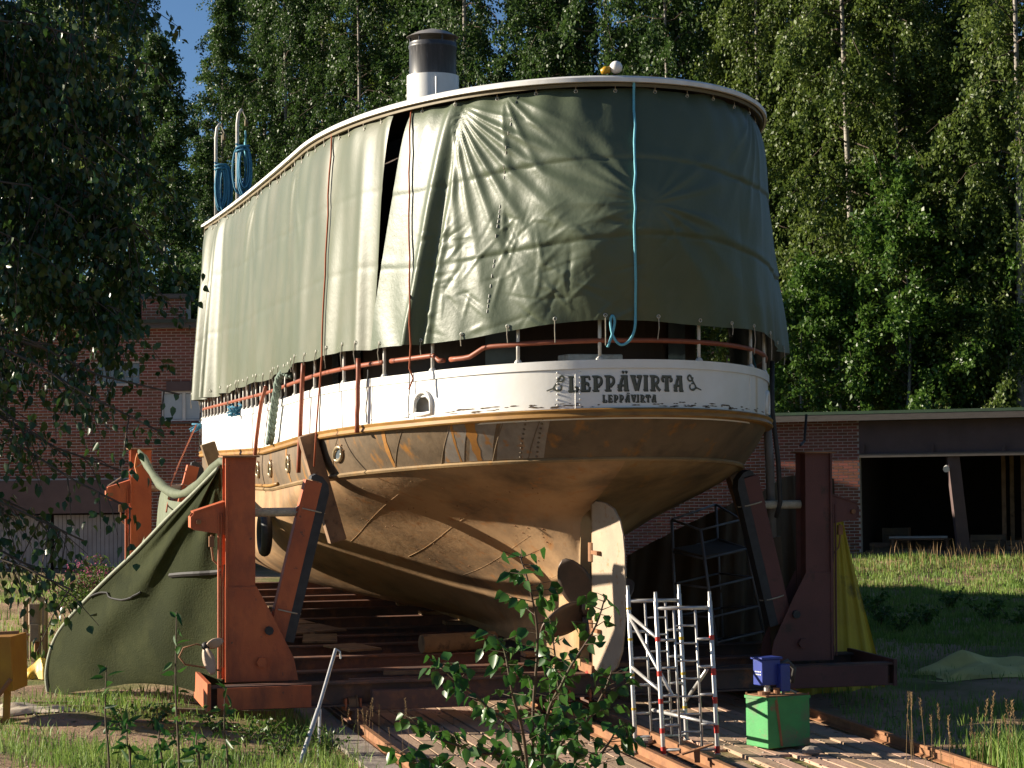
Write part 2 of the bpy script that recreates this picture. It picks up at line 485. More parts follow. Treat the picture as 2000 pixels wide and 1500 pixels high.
# unseen birches added on the right to block the sky's fill light
for i, (x, y) in enumerate(((24, 52), (23, 44), (24.5, 37), (24, 30), (26, 23), (25, 15), (30, 47), (30, 34), (31, 20), (27, 6))):
    place_tree(PR[(i * 2) % 5], (x, y, float(ground(x, y)) - .1), 'unseen birch added to block sky light, %s from the shed' % ORD[i], group='unseen birches added to block sky light', rotz=i * 1.3, s=random.uniform(.9, 1.1))
bush = [(1745, 60.2, 0, 1.0, 'bright green young alder with two pale stems above the shed roof'), (1850, 60.6, 1, 1.0, 'bright green bush just right of the two-stemmed alder behind the shed'),
        (1960, 60.3, 0, .95, 'leafy young tree at the right edge behind the shed roof'), (1590, 60.8, 1, .9, 'dark young tree behind the brick pier of the shed'),
        (1660, 61.0, 1, .8, 'low bush between the brick pier and the two-stemmed alder'), (225, 63.5, 0, .95, 'leafy young tree behind the chimney of the brick building'),
        (330, 63.2, 0, .95, 'young tree right of the chimney of the brick building'), (440, 63.0, 1, 1.3, 'young tree behind the bow end of the ship'),
        (120, 63.6, 0, 1.0, 'young tree behind the left part of the brick building')]
for px, y, p, s, lb in bush:
    y += 8.0 if px > 1500 else 3.5
    x = (px - 1000) / FPX * y
    place_tree(PB[p], (x, y, float(ground(x, y)) - .05 + (1.6 if px > 1500 else 2.0)*0), lb, group='young trees behind the buildings', rotz=random.uniform(0, 6.28), s=s * (1.2 if px > 1500 else 1.05), name='young_tree', leafmat=M_leaf_a if px > 1500 else M_leaf)

# ---------------------------------------------------------------- brick work
BR = (0.25, 0.1, 0.066); JW, JH = 0.27, 0.0845
brick_me = None
def brick_mesh():
    global brick_me
    if brick_me is None:
        b = MB().box((0, 0, 0), BR)
        brick_me = bpy.data.meshes.new('brick'); brick_me.from_pydata(b.v, [], b.f); brick_me.materials.append(M_brick)
    return brick_me
def brick_wall(wall, A, ux, zb, length, height, holes, near):
    """bricks on a wall face: A start corner (x,y), ux unit direction, outward normal to the right of ux; nearest 300 (by distance to near) are single parts"""
    off = OFF[wall.name]
    n = Vector((ux.y, -ux.x, 0))
    spots = []
    rows_ = int(height / JH)
    for j in range(rows_):
        x = -JW * .5 if j % 2 else 0.0
        cz = zb + j * JH + BR[2] / 2
        cuts = [(h[0], h[1]) for h in holes if h[2] - .02 < cz < h[3] + .02]
        while x < length:
            seg = [(max(x, 0), min(x + BR[0], length))]
            for c0_, c1_ in cuts:
                seg = [p_ for a_, b_ in seg for p_ in ((a_, min(b_, c0_)), (max(a_, c1_), b_)) if p_[1] - p_[0] > .03]
            for a_, b_ in seg:
                if b_ - a_ > .03: spots.append(((a_ + b_) / 2, cz, b_ - a_))
            x += JW
    spots.sort(key=lambda s: (s[0] - near[0]) ** 2 + ((s[1] - near[1]) * 1.3) ** 2)
    ang = math.atan2(ux.y, ux.x)
    rest_v, rest_f = [], []
    unit = np.array(MB().box((0, 0, 0), (1, 1, 1)).v); uf = np.array(MB().box((0, 0, 0), (1, 1, 1)).f)
    Rz = np.array([[math.cos(ang), -math.sin(ang), 0], [math.sin(ang), math.cos(ang), 0], [0, 0, 1]])
    for q, (cx, cz, w) in enumerate(spots):
        p = Vector((A[0], A[1], 0)) + ux * cx - n * (BR[1] / 2 - .012 - random.uniform(-.003, .003)); p.z = cz
        if q < 300:
            o = bpy.data.objects.new('brick', brick_mesh()); col.objects.link(o)
            o.parent = wall; o.location = p - off; o.rotation_euler = (0, 0, ang)
            if w < BR[0]: o.scale = (w / BR[0], 1, 1)
        else:
            v = (unit * np.array([w, BR[1], BR[2]])) @ Rz.T + np.array(p - off)
            rest_f.append(uf + len(rest_v) * 8); rest_v.append(v)
    if rest_v:
        o = link('brickwork', np_mesh('brickwork', np.concatenate(rest_v), np.concatenate(rest_f)), M_brick, wall)
        o['kind'] = 'stuff'

def wall_face(name, parent, A, ux, z0, z1, length, holes, thick, material):
    """wall slab with rectangular openings"""
    xs = sorted({0, length, *[h[0] for h in holes], *[h[1] for h in holes]})
    zs = sorted({z0, z1, *[h[2] for h in holes], *[h[3] for h in holes]})
    n = Vector((ux.y, -ux.x, 0)); mb = MB(); ang = math.atan2(ux.y, ux.x); rot = Matrix.Rotation(ang, 3, 'Z')
    for i in range(len(xs) - 1):
        for j in range(len(zs) - 1):
            cx, cz = (xs[i] + xs[i + 1]) / 2, (zs[j] + zs[j + 1]) / 2
            if any(h[0] < cx < h[1] and h[2] < cz < h[3] for h in holes): continue
            c = Vector((A[0], A[1], 0)) + ux * cx - n * (thick / 2); c.z = cz
            mb.box(c, (xs[i + 1] - xs[i], thick, zs[j + 1] - zs[j]), rot)
    return mb.build(name, material, parent)

# left brick building, in the shade
M_roofdark = mat('roof_felt', (0.07, 0.085, 0.06), (0.05, 0.055, 0.045), rough=0.9)
M_fascia = mat('grey_fascia', (0.11, 0.095, 0.085), (0.08, 0.068, 0.06), rough=0.8, stretch=(1, 1, 4))
M_purple = mat('brown_painted_beam', (0.115, 0.075, 0.07), (0.085, 0.055, 0.052), rough=0.7, scale=2)
M_door = mat('grey_door_boards', (0.30, 0.28, 0.29), (0.22, 0.2, 0.205), rough=0.7, scale=2)
M_winw = mat('pale_window_frame', (0.62, 0.62, 0.6), (0.5, 0.5, 0.48), rough=0.6)
M_pane = mat('pale_window_pane', (0.42, 0.47, 0.5), (0.33, 0.38, 0.41), rough=.25, scale=1.5)  # paler glass tone for the framed window
DL = 58.0
def bxz(px, py, d=DL):
    p = at(px, py, d); return p.x, p.z
uxL = Vector((1, 0.0, 0))
xl, _ = bxz(-260, 900); xr = bxz(430, 900)[0]
zbase = float(ground(-9, DL)) - .15; ztop = bxz(200, 640)[1]
bl = thing('brick_building', 'two storey red brick building in shade behind the bow end of the ship', 'building', (xl, DL, zbase))
def loc_x(px): return bxz(px, 900)[0] - xl
gd = bxz(100, 1003)[1]; canz0, canz1 = bxz(100, 1003)[1], bxz(100, 938)[1]
wins = [(loc_x(185), loc_x(273), bxz(0, 752)[1], bxz(0, 712)[1]), (loc_x(100), loc_x(150), bxz(0, 752)[1], bxz(0, 712)[1]), (loc_x(-40), loc_x(45), bxz(0, 752)[1], bxz(0, 712)[1])]
winw = (loc_x(316), loc_x(400), bxz(0, 826)[1], bxz(0, 770)[1])
doorh = (loc_x(-230), loc_x(250), zbase, canz0)
holes = wins + [winw, doorh]
wl = wall_face('wall', bl, (xl, DL), uxL, zbase, ztop, xr - xl, holes, 0.35, M_mortar)
lint = (loc_x(326), loc_x(410), bxz(0, 768)[1], bxz(0, 750)[1])
brick_wall(wl, (xl, DL), uxL, zbase, xr - xl, ztop - zbase, holes + [(doorh[0], doorh[1], canz0, canz1), lint], (loc_x(340), bxz(0, 690)[1]))
MB().box(((xl + xr) / 2, DL + 4.2, (zbase + ztop) / 2), (xr - xl - .02, 7.9, ztop - zbase - .04)).build('building_core', M_dark, bl)
MB().box((xl + (lint[0] + lint[1]) / 2, DL - .02, (lint[2] + lint[3]) / 2), (lint[1] - lint[0], .1, lint[3] - lint[2])).build('lintel', M_purple, bl)
MB().box((xl + (doorh[0] + doorh[1]) / 2, DL - .16, (canz0 + canz1) / 2), (doorh[1] - doorh[0], .34, canz1 - canz0)).build('door_beam', M_purple, bl)
rf = MB().box(((xl + xr) / 2, DL + 4, ztop + .13), (xr - xl + .5, 8.9, .10)).build('roof', M_roofdark, bl)
MB().box(((xl + xr) / 2, DL - .36, ztop + .02), (xr - xl + .5, .06, .16)).build('fascia', M_fascia, bl)
# chimney
cx0, cx1 = bxz(272, 600)[0], bxz(358, 600)[0]; cz1 = bxz(0, 588)[1]
ch = MB().box(((cx0 + cx1) / 2, DL + .9, (ztop + cz1) / 2 + .05), (cx1 - cx0, .9, cz1 - ztop)).build('chimney', M_mortar, rf)
spv = MB(); spf = 0
unitb = []
for j in range(int((cz1 - ztop) / JH)):
    x = cx0 - (JW / 2 if j % 2 else 0)
    while x < cx1 - .02:
        a, b = max(x, cx0 - .012), min(x + BR[0], cx1 + .012)
        if b - a > .03 and not (j > 7 and random.random() < .06):
            MB().box(((a + b) / 2, DL + .45 + random.uniform(0, .012), ztop + .21 + j * JH), (b - a, .05, BR[2])).build('brick', M_brick, ch)
        x += JW
    for y in (DL + .58, DL + .85, DL + 1.1):
        MB().box((cx0, y + (.1 if j % 2 else 0), ztop + .21 + j * JH), (.03, .235, BR[2])).build('brick', M_brick, ch)
MB().box(((cx0 + cx1) / 2, DL + .9, cz1 + .12), (cx1 - cx0 + .18, 1.1, .13)).build('chimney_slab', M_fascia, rf)
# windows
for w in wins:
    win = MB().box((xl + (w[0] + w[1]) / 2, DL + .14, (w[2] + w[3]) / 2), (w[1] - w[0] - .01, .04, w[3] - w[2] - .01)).build('window', M_mortar, bl)
    nw = max(2, round((w[1] - w[0]) / .2)); nh = 3
    for i in range(nw):
        for j in range(nh):
            sx, sz = (w[1] - w[0]) / nw, (w[3] - w[2]) / nh
            MB().box((xl + w[0] + (i + .5) * sx, DL + .11, w[2] + (j + .5) * sz), (sx - .02, .06, sz - .02)).build('glass_block', M_glass, win)
win = MB()
x0, x1, z0, z1 = xl + winw[0], xl + winw[1], winw[2], winw[3]
for a, b in (((x0, z0), (x1, z0)), ((x0, z1), (x1, z1)), ((x0, z0), (x0, z1)), ((x1, z0), (x1, z1)), (((x0 + x1) / 2 + .02, z0), ((x0 + x1) / 2 + .02, z1))):
    win.bar((a[0], DL + .05, a[1]), (b[0], DL + .05, b[1]), .09, .07)
win = win.build('window', M_winw, bl)
for i in range(2):
    w2 = (x1 - x0) / 2
    MB().box((x0 + w2 * (i + .5) + .01, DL + .07, (z0 + z1) / 2), (w2 - .1, .02, z1 - z0 - .1)).build('pane', M_pane, win)
MB().box(((x0 + x1) / 2, DL - .03, z0 - .07), (x1 - x0 + .1, .16, .05)).build('window_sill', M_fascia, win)
# garage doors of narrow boards
for a, b in ((-225, -62), (-56, 98), (104, 245)):
    xa, xb = bxz(a, 900)[0], bxz(b, 900)[0]
    dr = MB().box(((xa + xb) / 2, DL + .12, (zbase + gd) / 2 - .02), (xb - xa, .05, gd - zbase - .06)).build('garage_door', M_dark, bl)
    nb = int((xb - xa) / .115)
    for i in range(nb):
        sx = (xb - xa) / nb
        MB().box((xa + (i + .5) * sx, DL + .085 + random.uniform(0, .008), (zbase + gd) / 2 + .15), (sx - .012, .03, gd - zbase - .4)).build('board', M_door, dr)
    MB().box(((xa + xb) / 2, DL + .08, zbase + .17), (xb - xa, .05, .3)).build('kick_plate', M_fascia, dr)

# right open shed
th = R(-16); uxR = Vector((math.cos(th), math.sin(th), 0))
pA = at(1460, 1085, 57.2)
lenR = 17.0
def shed_pt(px):
    """distance along the facade for a photograph column"""
    k = (px - 1000) / FPX
    return (k * pA.y - pA.x) / (uxR.x - k * uxR.y)
eav = lambda px, py: at(px, py, pA.y + uxR.y * shed_pt(px)).z
zs0 = float(ground(9, 55)) - .35
pier1 = shed_pt(1676)
zE = eav(1600, 820)
sh = thing('open_shed', 'low open-fronted shed with brick pier and brown lintel beam at the right', 'shed', (pA.x, pA.y, zs0))
nR = Vector((uxR.y, -uxR.x, 0)); rotR = Matrix.Rotation(th, 3, 'Z')
start = -3.5
A2 = Vector((pA.x, pA.y, 0)) + uxR * start
wr = wall_face('wall', sh, (A2.x, A2.y), uxR, zs0, zE, pier1 - start, [], .4, M_mortar)
brick_wall(wr, (A2.x, A2.y), uxR, zs0, pier1 - start, zE - zs0, [], (shed_pt(1640) - start, eav(1640, 900)))
def sbox(name, m, s0, s1, dep0, dep1, z0, z1, parent=sh):
    c = Vector((pA.x, pA.y, 0)) + uxR * ((s0 + s1) / 2) - nR * ((dep0 + dep1) / 2); c.z = (z0 + z1) / 2
    return MB().box(c, (abs(s1 - s0), abs(dep1 - dep0), z1 - z0), rotR).build(name, m, parent)
M_shedroof = mat('shed_roof_green', (0.06, 0.11, 0.06), (0.05, 0.08, 0.05), rough=0.8)
sbox('roof', M_shedroof, start - .3, lenR, -.55, 9.0, zE + .12, zE + .2)
sbox('fascia', M_fascia, start - .3, lenR, -.54, -.48, zE - .06, zE + .118)
sbox('lintel_beam', M_purple, pier1 + .003, lenR, 0, .35, eav(1800, 884), zE - .06)
sbox('bottom_flange', M_fascia, pier1 + .003, lenR, -.08, .4, eav(1800, 892), eav(1800, 884) - .003)
for px in (1680, 1815, 1955):
    sbox('stiffener', M_purple, shed_pt(px), shed_pt(px) + .09, -.06, -.003, eav(px, 884), eav(px, 872) + .05)
c0 = shed_pt(1846); cs = Vector((pA.x, pA.y, 0)) + uxR * (c0 + .15) - nR * .2
cb = MB(); cb.bar((cs.x, cs.y, eav(1800, 892) - .003), (cs.x + .28, cs.y, zs0), .32, .3); cb.build('column', M_purple, sh)
for px in (2120,):
    c1_ = Vector((pA.x, pA.y, 0)) + uxR * shed_pt(px) - nR * .2
    MB().bar((c1_.x, c1_.y, eav(1800, 892) - .003), (c1_.x + .2, c1_.y, zs0), .32, .3).build('column', M_purple, sh)
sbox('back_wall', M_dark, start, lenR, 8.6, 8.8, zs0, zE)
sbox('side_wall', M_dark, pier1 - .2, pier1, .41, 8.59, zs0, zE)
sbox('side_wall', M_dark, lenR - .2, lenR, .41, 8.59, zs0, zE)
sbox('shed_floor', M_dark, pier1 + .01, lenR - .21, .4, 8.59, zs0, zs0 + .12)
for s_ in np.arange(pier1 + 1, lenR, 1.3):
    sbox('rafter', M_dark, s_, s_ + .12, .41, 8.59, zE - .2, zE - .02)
p = Vector((pA.x, pA.y, 0)) + uxR * shed_pt(1846) - nR * -.02
lampb = MB(); lampb.tube([(p.x, p.y, zE - 1.35), (p.x - .05, p.y - .2, zE - 1.42)], [.05, .09], 10); lampb.build('lamp', M_winw, sh)
# bench with pale pipes inside the shed, boards leaning at the back
ben = Vector((pA.x, pA.y, 0)) + uxR * shed_pt(1778) - nR * 2.2
zbn = eav(1778, 1058)
e = thing('workbench', 'low dark bench with pale rods on it inside the open shed', 'bench', (ben.x, ben.y, zs0 + .12))
for i in (-1, 1):
    for j in (-1, 1):
        MB().bar(ben + uxR * (i * .75) + nR * (j * .25) + Vector((0, 0, zs0 + .12)), ben + uxR * (i * .75) + nR * (j * .25) + Vector((0, 0, zbn)), .07).build('leg', M_wood, e)
c = ben.copy(); c.z = zbn + .02
MB().box(c, (1.7, .6, .04), rotR).build('bench_top', M_wood, e)
for i in range(4):
    a = ben + uxR * (-.85 + .05 * i) - nR * (.15 * i - .2); b = ben + uxR * (.75 - .1 * (i % 2)) - nR * (.12 * i - .15)
    tag(MB().tube([(a.x, a.y, zbn + .07 + .0 * i), (b.x, b.y, zbn + .07)], .03, 8).build('plastic_pipe', M_winw), 'pale pipe on the bench in the open shed, %s counted from the front' % ORD[3 - i], 'pipe', 'pale pipes on the shed bench')
for i, px in enumerate((1945, 1962, 1985)):
    q = Vector((pA.x, pA.y, 0)) + uxR * shed_pt(px) - nR * 3.0
    tag(MB().bar((q.x, q.y, zs0 + .12), (q.x + .15, q.y + .5, zE - .5), .12, .04).build('leaning_board', M_wood), '%s of three boards leaning upright inside the right end of the shed' % ('leftmost', 'middle', 'rightmost')[i], 'board', 'boards leaning in the shed')

M_crate = mat('faded_crates', (.22, .15, .09), (.14, .1, .07), rough=.8, objrand=.3)
M_crate_r = mat('faded_red_crate', (.28, .07, .05), (.2, .05, .04), rough=.7)
for i, (px, dd, w_, h_, m_, lb) in enumerate(((1700, 2.4, .8, .5, M_crate, 'wooden crate at the left inside the open shed'), (1725, 3.0, .7, .9, M_crate, 'taller wooden crate behind the left one in the open shed'), (1900, 1.6, .5, .32, M_crate_r, 'low red crate right of the shed column'), (1915, 2.4, .9, .7, M_crate, 'wooden crate behind the red one in the shed'), (1985, 2.0, .8, .55, M_crate, 'wooden crate at the right end of the shed'))):
    q = Vector((pA.x, pA.y, 0)) + uxR * shed_pt(px) - nR * dd
    e = thing('crate', lb, 'crate', (q.x, q.y, zs0 + .12), 'crates in the open shed')
    for k in range(4):
        for sd in (-1, 1):
            c = q - nR * (sd * .25); c.z = zs0 + .12 + h_ * (k + .5) / 4
            MB().box(c, (w_, .03, h_ / 4 - .02), rotR).build('slat', m_, e)
    for a in (-1, 1):
        c = q + uxR * (a * (w_ / 2 + .016)); c.z = zs0 + .12 + h_ / 2
        MB().box(c, (.03, .56, h_), rotR).build('end_board', m_, e)
# ---------------------------------------------------------------- the ship
SHZ = 0.67
SF = FR @ Matrix.Translation((0, 0, SHZ))
ship = thing('steamship', 'old passenger steamship with white bulwark, brown hull and black topped funnel on a cradle', 'ship', frame=SF)
def lerpf(xs, ys): return lambda t: float(np.interp(t, xs, ys))
zT = lerpf([-2.2, 0, 4, 8, 18, 22, 27], [4.20, 4.06, 3.88, 3.74, 3.55, 3.65, 4.2])
zW = lerpf([-2.2, 0, 4, 8, 18, 22, 27], [3.54, 3.40, 3.18, 2.97, 2.80, 2.9, 3.4])
zBt = lerpf([-1.5, 0, 4, 8, 18, 22, 27], [2.93, 2.83, 2.55, 2.30, 2.12, 2.2, 2.6])
class Plan:
    """deck outline: superellipse stern, parallel sides, pointed bow; q in [-1,1] is the stern (port negative), beyond it runs forward 10 m per unit"""
    def __init__(s, B, aft, Ls, p, bs=17.5, bow=24.5):
        s.B, s.aft, s.Ls, s.p, s.bs, s.bow = B, aft, Ls, p, bs, bow
        s.t0 = aft + Ls
    def hb(s, t):
        if t >= s.bs: return s.B * max(0.0, 1 - ((t - s.bs) / (s.bow - s.bs)) ** 1.8)
        if t >= s.t0: return s.B
        return s.B * max(0.0, 1 - ((s.t0 - t) / s.Ls) ** s.p) ** (1 / s.p)
    def pt(s, q, off=0.0):
        a = abs(q); sg = 1 if q < 0 else -1      # port is +y
        if a <= 1:
            f = a * math.pi / 2
            t = s.t0 - s.Ls * math.cos(f) ** (2 / s.p); y = s.B * math.sin(f) ** (2 / s.p)
        else:
            t = s.t0 + (a - 1) * 10; y = s.hb(t)
        if off:
            e = 1e-3
            t1, y1 = s.pt(q - e); t2, y2 = s.pt(q + e)
            dx, dy = t2 - t1, y2 - y1
            n = math.hypot(dx, dy)
            t += -dy / n * off * -1 * -1 if False else 0
            nx, ny = dy / n, -dx / n
            # outward test
            if nx * (t - 8) * .2 + ny * (sg * y) < 0: nx, ny = -nx, -ny
            return t + nx * off, sg * y + ny * off
        return t, sg * y
WALE = Plan(3.4, -2.2, 6.6, 2.1)
BELT = Plan(3.3, -1.5, 6.5, 2.0)
ROOF = Plan(3.36, -2.24, 6.7, 2.1, 30, 40)
qs_stern = np.linspace(-1, 1, 121)
def q_of_t(pl, t): return 1 + (t - pl.t0) / 10
# --- underwater body
M_hull = mat('brown_hull_primer', (0.195, 0.14, 0.088), (0.12, 0.087, 0.057), rough=0.55, scale=1.4, c3=(0.33, 0.15, 0.035), thr=0.63, scale3=1.3, stretch3=(2.6, 2.6, .25), soft3=.07, bump=0.008, bscale=6, spec=.3, c4=(.10, .075, .05), thr4=.6, scale4=2.6, soft4=.1)
M_hull_l = mat('lower_hull_primer', (0.41, 0.268, 0.138), (0.30, 0.19, 0.098), rough=0.6, scale=0.9, c3=(0.14, 0.096, 0.056), thr=0.56, scale3=.8, soft3=.12, bump=0.008, bscale=5, spec=.25, objrand=.12, c4=(.34, .17, .06), thr4=.64, scale4=3.2, stretch4=(1.5, 1.5, .6), soft4=.08)
M_wale = mat('ochre_wale', (0.36, 0.19, 0.045), (0.22, 0.11, 0.03), rough=0.5, scale=3, stretch=(1, 1, 4))
ZK = 0.10
def under(u, v, sg):
    """u 0 belt .. 1 keel, v 0 stern .. 1 bow"""
    ta = -1.5 + 1.75 * float(sstep(min(u / .30, 1.0))) ** .75 + .25 * u
    tb = 24.5 - 1.6 * u
    t = ta + (tb - ta) * (v ** 1.6)
    z = ZK + (zBt(t) - ZK) * (1 - u)
    a_ = 1 - .14 * (u / .5) ** 3; b_ = 1.78 * (1 - u) ** .92; k_ = float(sstep((t - 3) / 6)); Bm = 3.3 * ((1 - k_) * max(0.0, .5 * (a_ + b_ - math.sqrt((a_ - b_) ** 2 + .012)) + .003) + k_ * max(0.0, 1 - u ** 4.2) ** .6)
    L = 6.5 * (1 - u) ** 1.2 + 14.0 * u ** .9 if u > 0 else 6.5
    q = min(1.0, max(0.0, (t - ta) / L))
    w = float(sstep(u / .8))
    blunt = math.sqrt(max(0.0, 1 - (1 - q) ** 2)); fine = q * q * (3 - 2 * q)
    y = Bm * ((1 - w) * blunt + w * fine)
    if t > 16:
        k = min(1.0, (t - 16) / (tb - 16)); y *= max(0.0, 1 - k ** (2.2 - .7 * u))
    y = max(y, 0.07 * float(sstep((t - .1) / .2)) if v < .999 else 0.0)
    return Vector((t, sg * y, z))
nu, nv = 44, 110
for sg, nm in ((1, 'port'), (-1, 'starboard')):
    P = [[under(i / nu, j / nv, sg) for j in range(nv + 1)] for i in range(nu + 1)]
    if sg < 0: P = P[::-1]
    MB().grid(P).build('lower_hull', M_hull_l, ship, smooth='all')
def under_n(u, v):
    e = 1e-3
    n = (under(u, v + e, 1) - under(u, v - e, 1)).cross(under(u + e, v, 1) - under(u - e, v, 1)).normalized()
    return n if n.y > 0 else -n
# weld seams on the port run
def seam(pts, r, m=None, name='weld_seam'):
    return MB().tube(pts, r, 6).build(name, m or M_hull_l, ship, smooth='all')
for u0, v0, u1, v1 in ((.40, .40, .12, .24), (.50, .36, .20, .13), (.62, .33, .36, .10), (.72, .30, .55, .08)):
    seam([under(u0 + (u1 - u0) * k / 14, v0 + (v1 - v0) * k / 14, 1) + Vector((0, .001, -.001)) for k in range(15)], .0026)
for i in range(70):      # dents, lugs and weld spatter on the port run
    u, v = random.uniform(.06, .6), random.uniform(.06, .34)
    MB().sphere(under(u, v, 1) + under_n(u, v) * .001, random.uniform(.006, .014), 6).build('weld_spot', M_rust if i % 3 else M_hull_l, ship)
# --- upper hull (belt to wale)
qs = np.concatenate([-np.linspace(3.06, 1.05, 60), qs_stern, np.linspace(1.05, 3.06, 60)])
def hull_up(q, k):
    a = BELT.pt(q); b = WALE.pt(q)
    t1, y1 = a; t2, y2 = b
    z1, z2 = zBt(t1), zW(t2)
    kk = k
    bul = .05 * math.sin(kk * math.pi)
    return Vector((t1 + (t2 - t1) * kk, (y1 + (y2 - y1) * kk) * (1 + .012 * math.sin(kk * math.pi)), z1 + (z2 - z1) * kk))
MB().grid([[hull_up(q, k / 8) for q in qs] for k in range(9)]).build('upper_hull', M_hull, ship, smooth='all')
def outl(pl, q, off, z): 
    t, y = pl.pt(q, off); return Vector((t, y, z))
def band(pl, zf, offs, z_offs, q0, q1, n, name, m, close=True, parent=ship, sm=True):
    """moulding: cross-section polyline (offs,z_offs) swept along the outline"""
    rows_ = []
    for q in np.linspace(q0, q1, n) if not hasattr(q0, '__len__') else q0:
        t, _ = pl.pt(q)
        rows_.append([outl(pl, q, o, zf(t) + z) for o, z in zip(offs, z_offs)])
    return MB().grid(rows_).build(name, m, parent, smooth=sm)
band(WALE, zW, [-.05, .055, .075, .055, .075, .055, -.05], [-.07, -.065, -.045, 0, .035, .05, .055], list(qs), None, 0, 'wale', M_wale)
band(BELT, zBt, [-.05, .02, .045, .02, -.05], [-.035, -.03, 0, .03, .035], list(qs), None, 0, 'belt_moulding', M_hull_l)
# second thin rail below the belt amidships (port)
MB().tube([hull_up(q, .06) + Vector((0, .03, .02)) for q in np.linspace(-2.6, -1.2, 40)], .03, 6).build('rubbing_strake', M_wale, ship, smooth='all')
# --- bulwark with fairlead openings
def bul(q, k, off=0.0):
    t, y = WALE.pt(q, off + .0)
    return Vector((t, y, zW(t) + .055 + (zT(t) - zW(t) - .055) * k))
# arc length table at the stern, positive to starboard (right in the picture)
qa = np.linspace(-1.3, 1.3, 2601); pa = np.array([WALE.pt(q) for q in qa]); sa = np.concatenate([[0], np.cumsum(np.hypot(*np.diff(pa, axis=0).T))]); sa -= np.interp(0, qa, sa)
def q_of_s(s): return float(np.interp(s, sa, qa))
def s_of_q(q): return float(np.interp(q, qa, sa))
FL = (-.505, .505)     # fairlead centres (q)
def in_hole(q, k):
    for c in FL:
        s = s_of_q(q) - s_of_q(c); z = k * .62
        if abs(s) < .17 and z < .12: return z > .04
        if s * s + (z - .12) ** 2 < .17 ** 2 and z >= .12: return True
    return False
qb = np.unique(np.concatenate([qs, np.linspace(-.6, -.4, 50), np.linspace(.4, .6, 50)]))
nk = 30
mb = MB(); fs = []
pts = [[bul(q, k / nk) for k in range(nk + 1)] for q in qb]
for i in range(len(qb) - 1):
    for j in range(nk):
        if in_hole((qb[i] + qb[i + 1]) / 2, (j + .5) / nk): continue
        fs.append((i * (nk + 1) + j, i * (nk + 1) + j + 1, (i + 1) * (nk + 1) + j + 1, (i + 1) * (nk + 1) + j))
mb.add([p for r_ in pts for p in r_], fs)
bw = mb.build('bulwark', M_white, ship, smooth='all')
band(WALE, zT, [.012, .02, .02, -.07, -.07], [-.10, -.098, .012, .012, -.1], list(qs), None, 0, 'cap_rail', M_white)
band(WALE, lambda t: zT(t), [-.05, -.05], [-.02, -.75], list(q for q in qs if not (abs(abs(q) - .505) < .13)), None, 0, 'bulwark_lining', M_white)
for c in FL:
    s0 = s_of_q(c)
    loop = []
    for a in np.linspace(0, math.pi, 15):
        loop.append((s0 - .175 * math.cos(a), .175 + .175 * math.sin(a)))
    loop = [(s0 - .175, .06)] + loop + [(s0 + .175, .06), (s0, .05)]
    pts = []
    for s, z in loop + loop[:1]:
        q = q_of_s(s); t, y = WALE.pt(q, .015); pts.append(Vector((t, y, zW(t) + .055 + z)))
    MB().tube(pts, .028, 8).build('fairlead_rim', M_white, ship, smooth='all')
# bollard seen through the port fairlead
t, y = WALE.pt(FL[0], -.35)
MB().lathe([(.06, 0), (.06, .22), (.15, .25), (.15, .36), (.1, .4)], (t, y, zW(t) - .02), 16).build('bollard', M_wood, ship, smooth=True)
# plate joints and wear strips on the bulwark
M_chip = mat('bare_chipped_metal', (0.12, 0.075, 0.04), (0.05, 0.04, 0.03), rough=.9, scale=20)
for i in range(150):
    q = random.choice((random.uniform(-.75, .3), random.uniform(-.3, .8), -random.uniform(1.0, 2.3), random.uniform(-.25, .45)))
    ln = random.uniform(.02, .10) * (1.6 if abs(q) < .5 else .8); k = random.uniform(.02, .12) if random.random() < .75 else random.uniform(.9, .98)
    n = 6; up_, lo = [], []
    s_unit = ln / (5.2 if abs(q) < 1 else 10)
    for j in range(n):
        qq = q + s_unit * (j / (n - 1) - .5); w = .011 * random.uniform(.2, 1) if 0 < j < n - 1 else .001
        p = bul(qq, k, .0035); up_.append(p + Vector((0, 0, w))); lo.append(p - Vector((0, 0, w * random.uniform(.4, 1))))
    MB().grid([lo, up_]).build('paint_chip', M_chip, bw)
for q in (-.15, -.82, -1.35, -1.8, .35, .7):
    MB().tube([bul(q, k / 6, .004) for k in range(6)], .006, 5).build('plate_joint', M_white, bw)
for i in range(3):
    for j in range(8):
        q = (-.19, -.165, -.14)[i]
        if i == 1: continue
        MB().sphere(bul(q, .08 + j * .115, .002), .014, 8).build('rivet', M_white, bw)
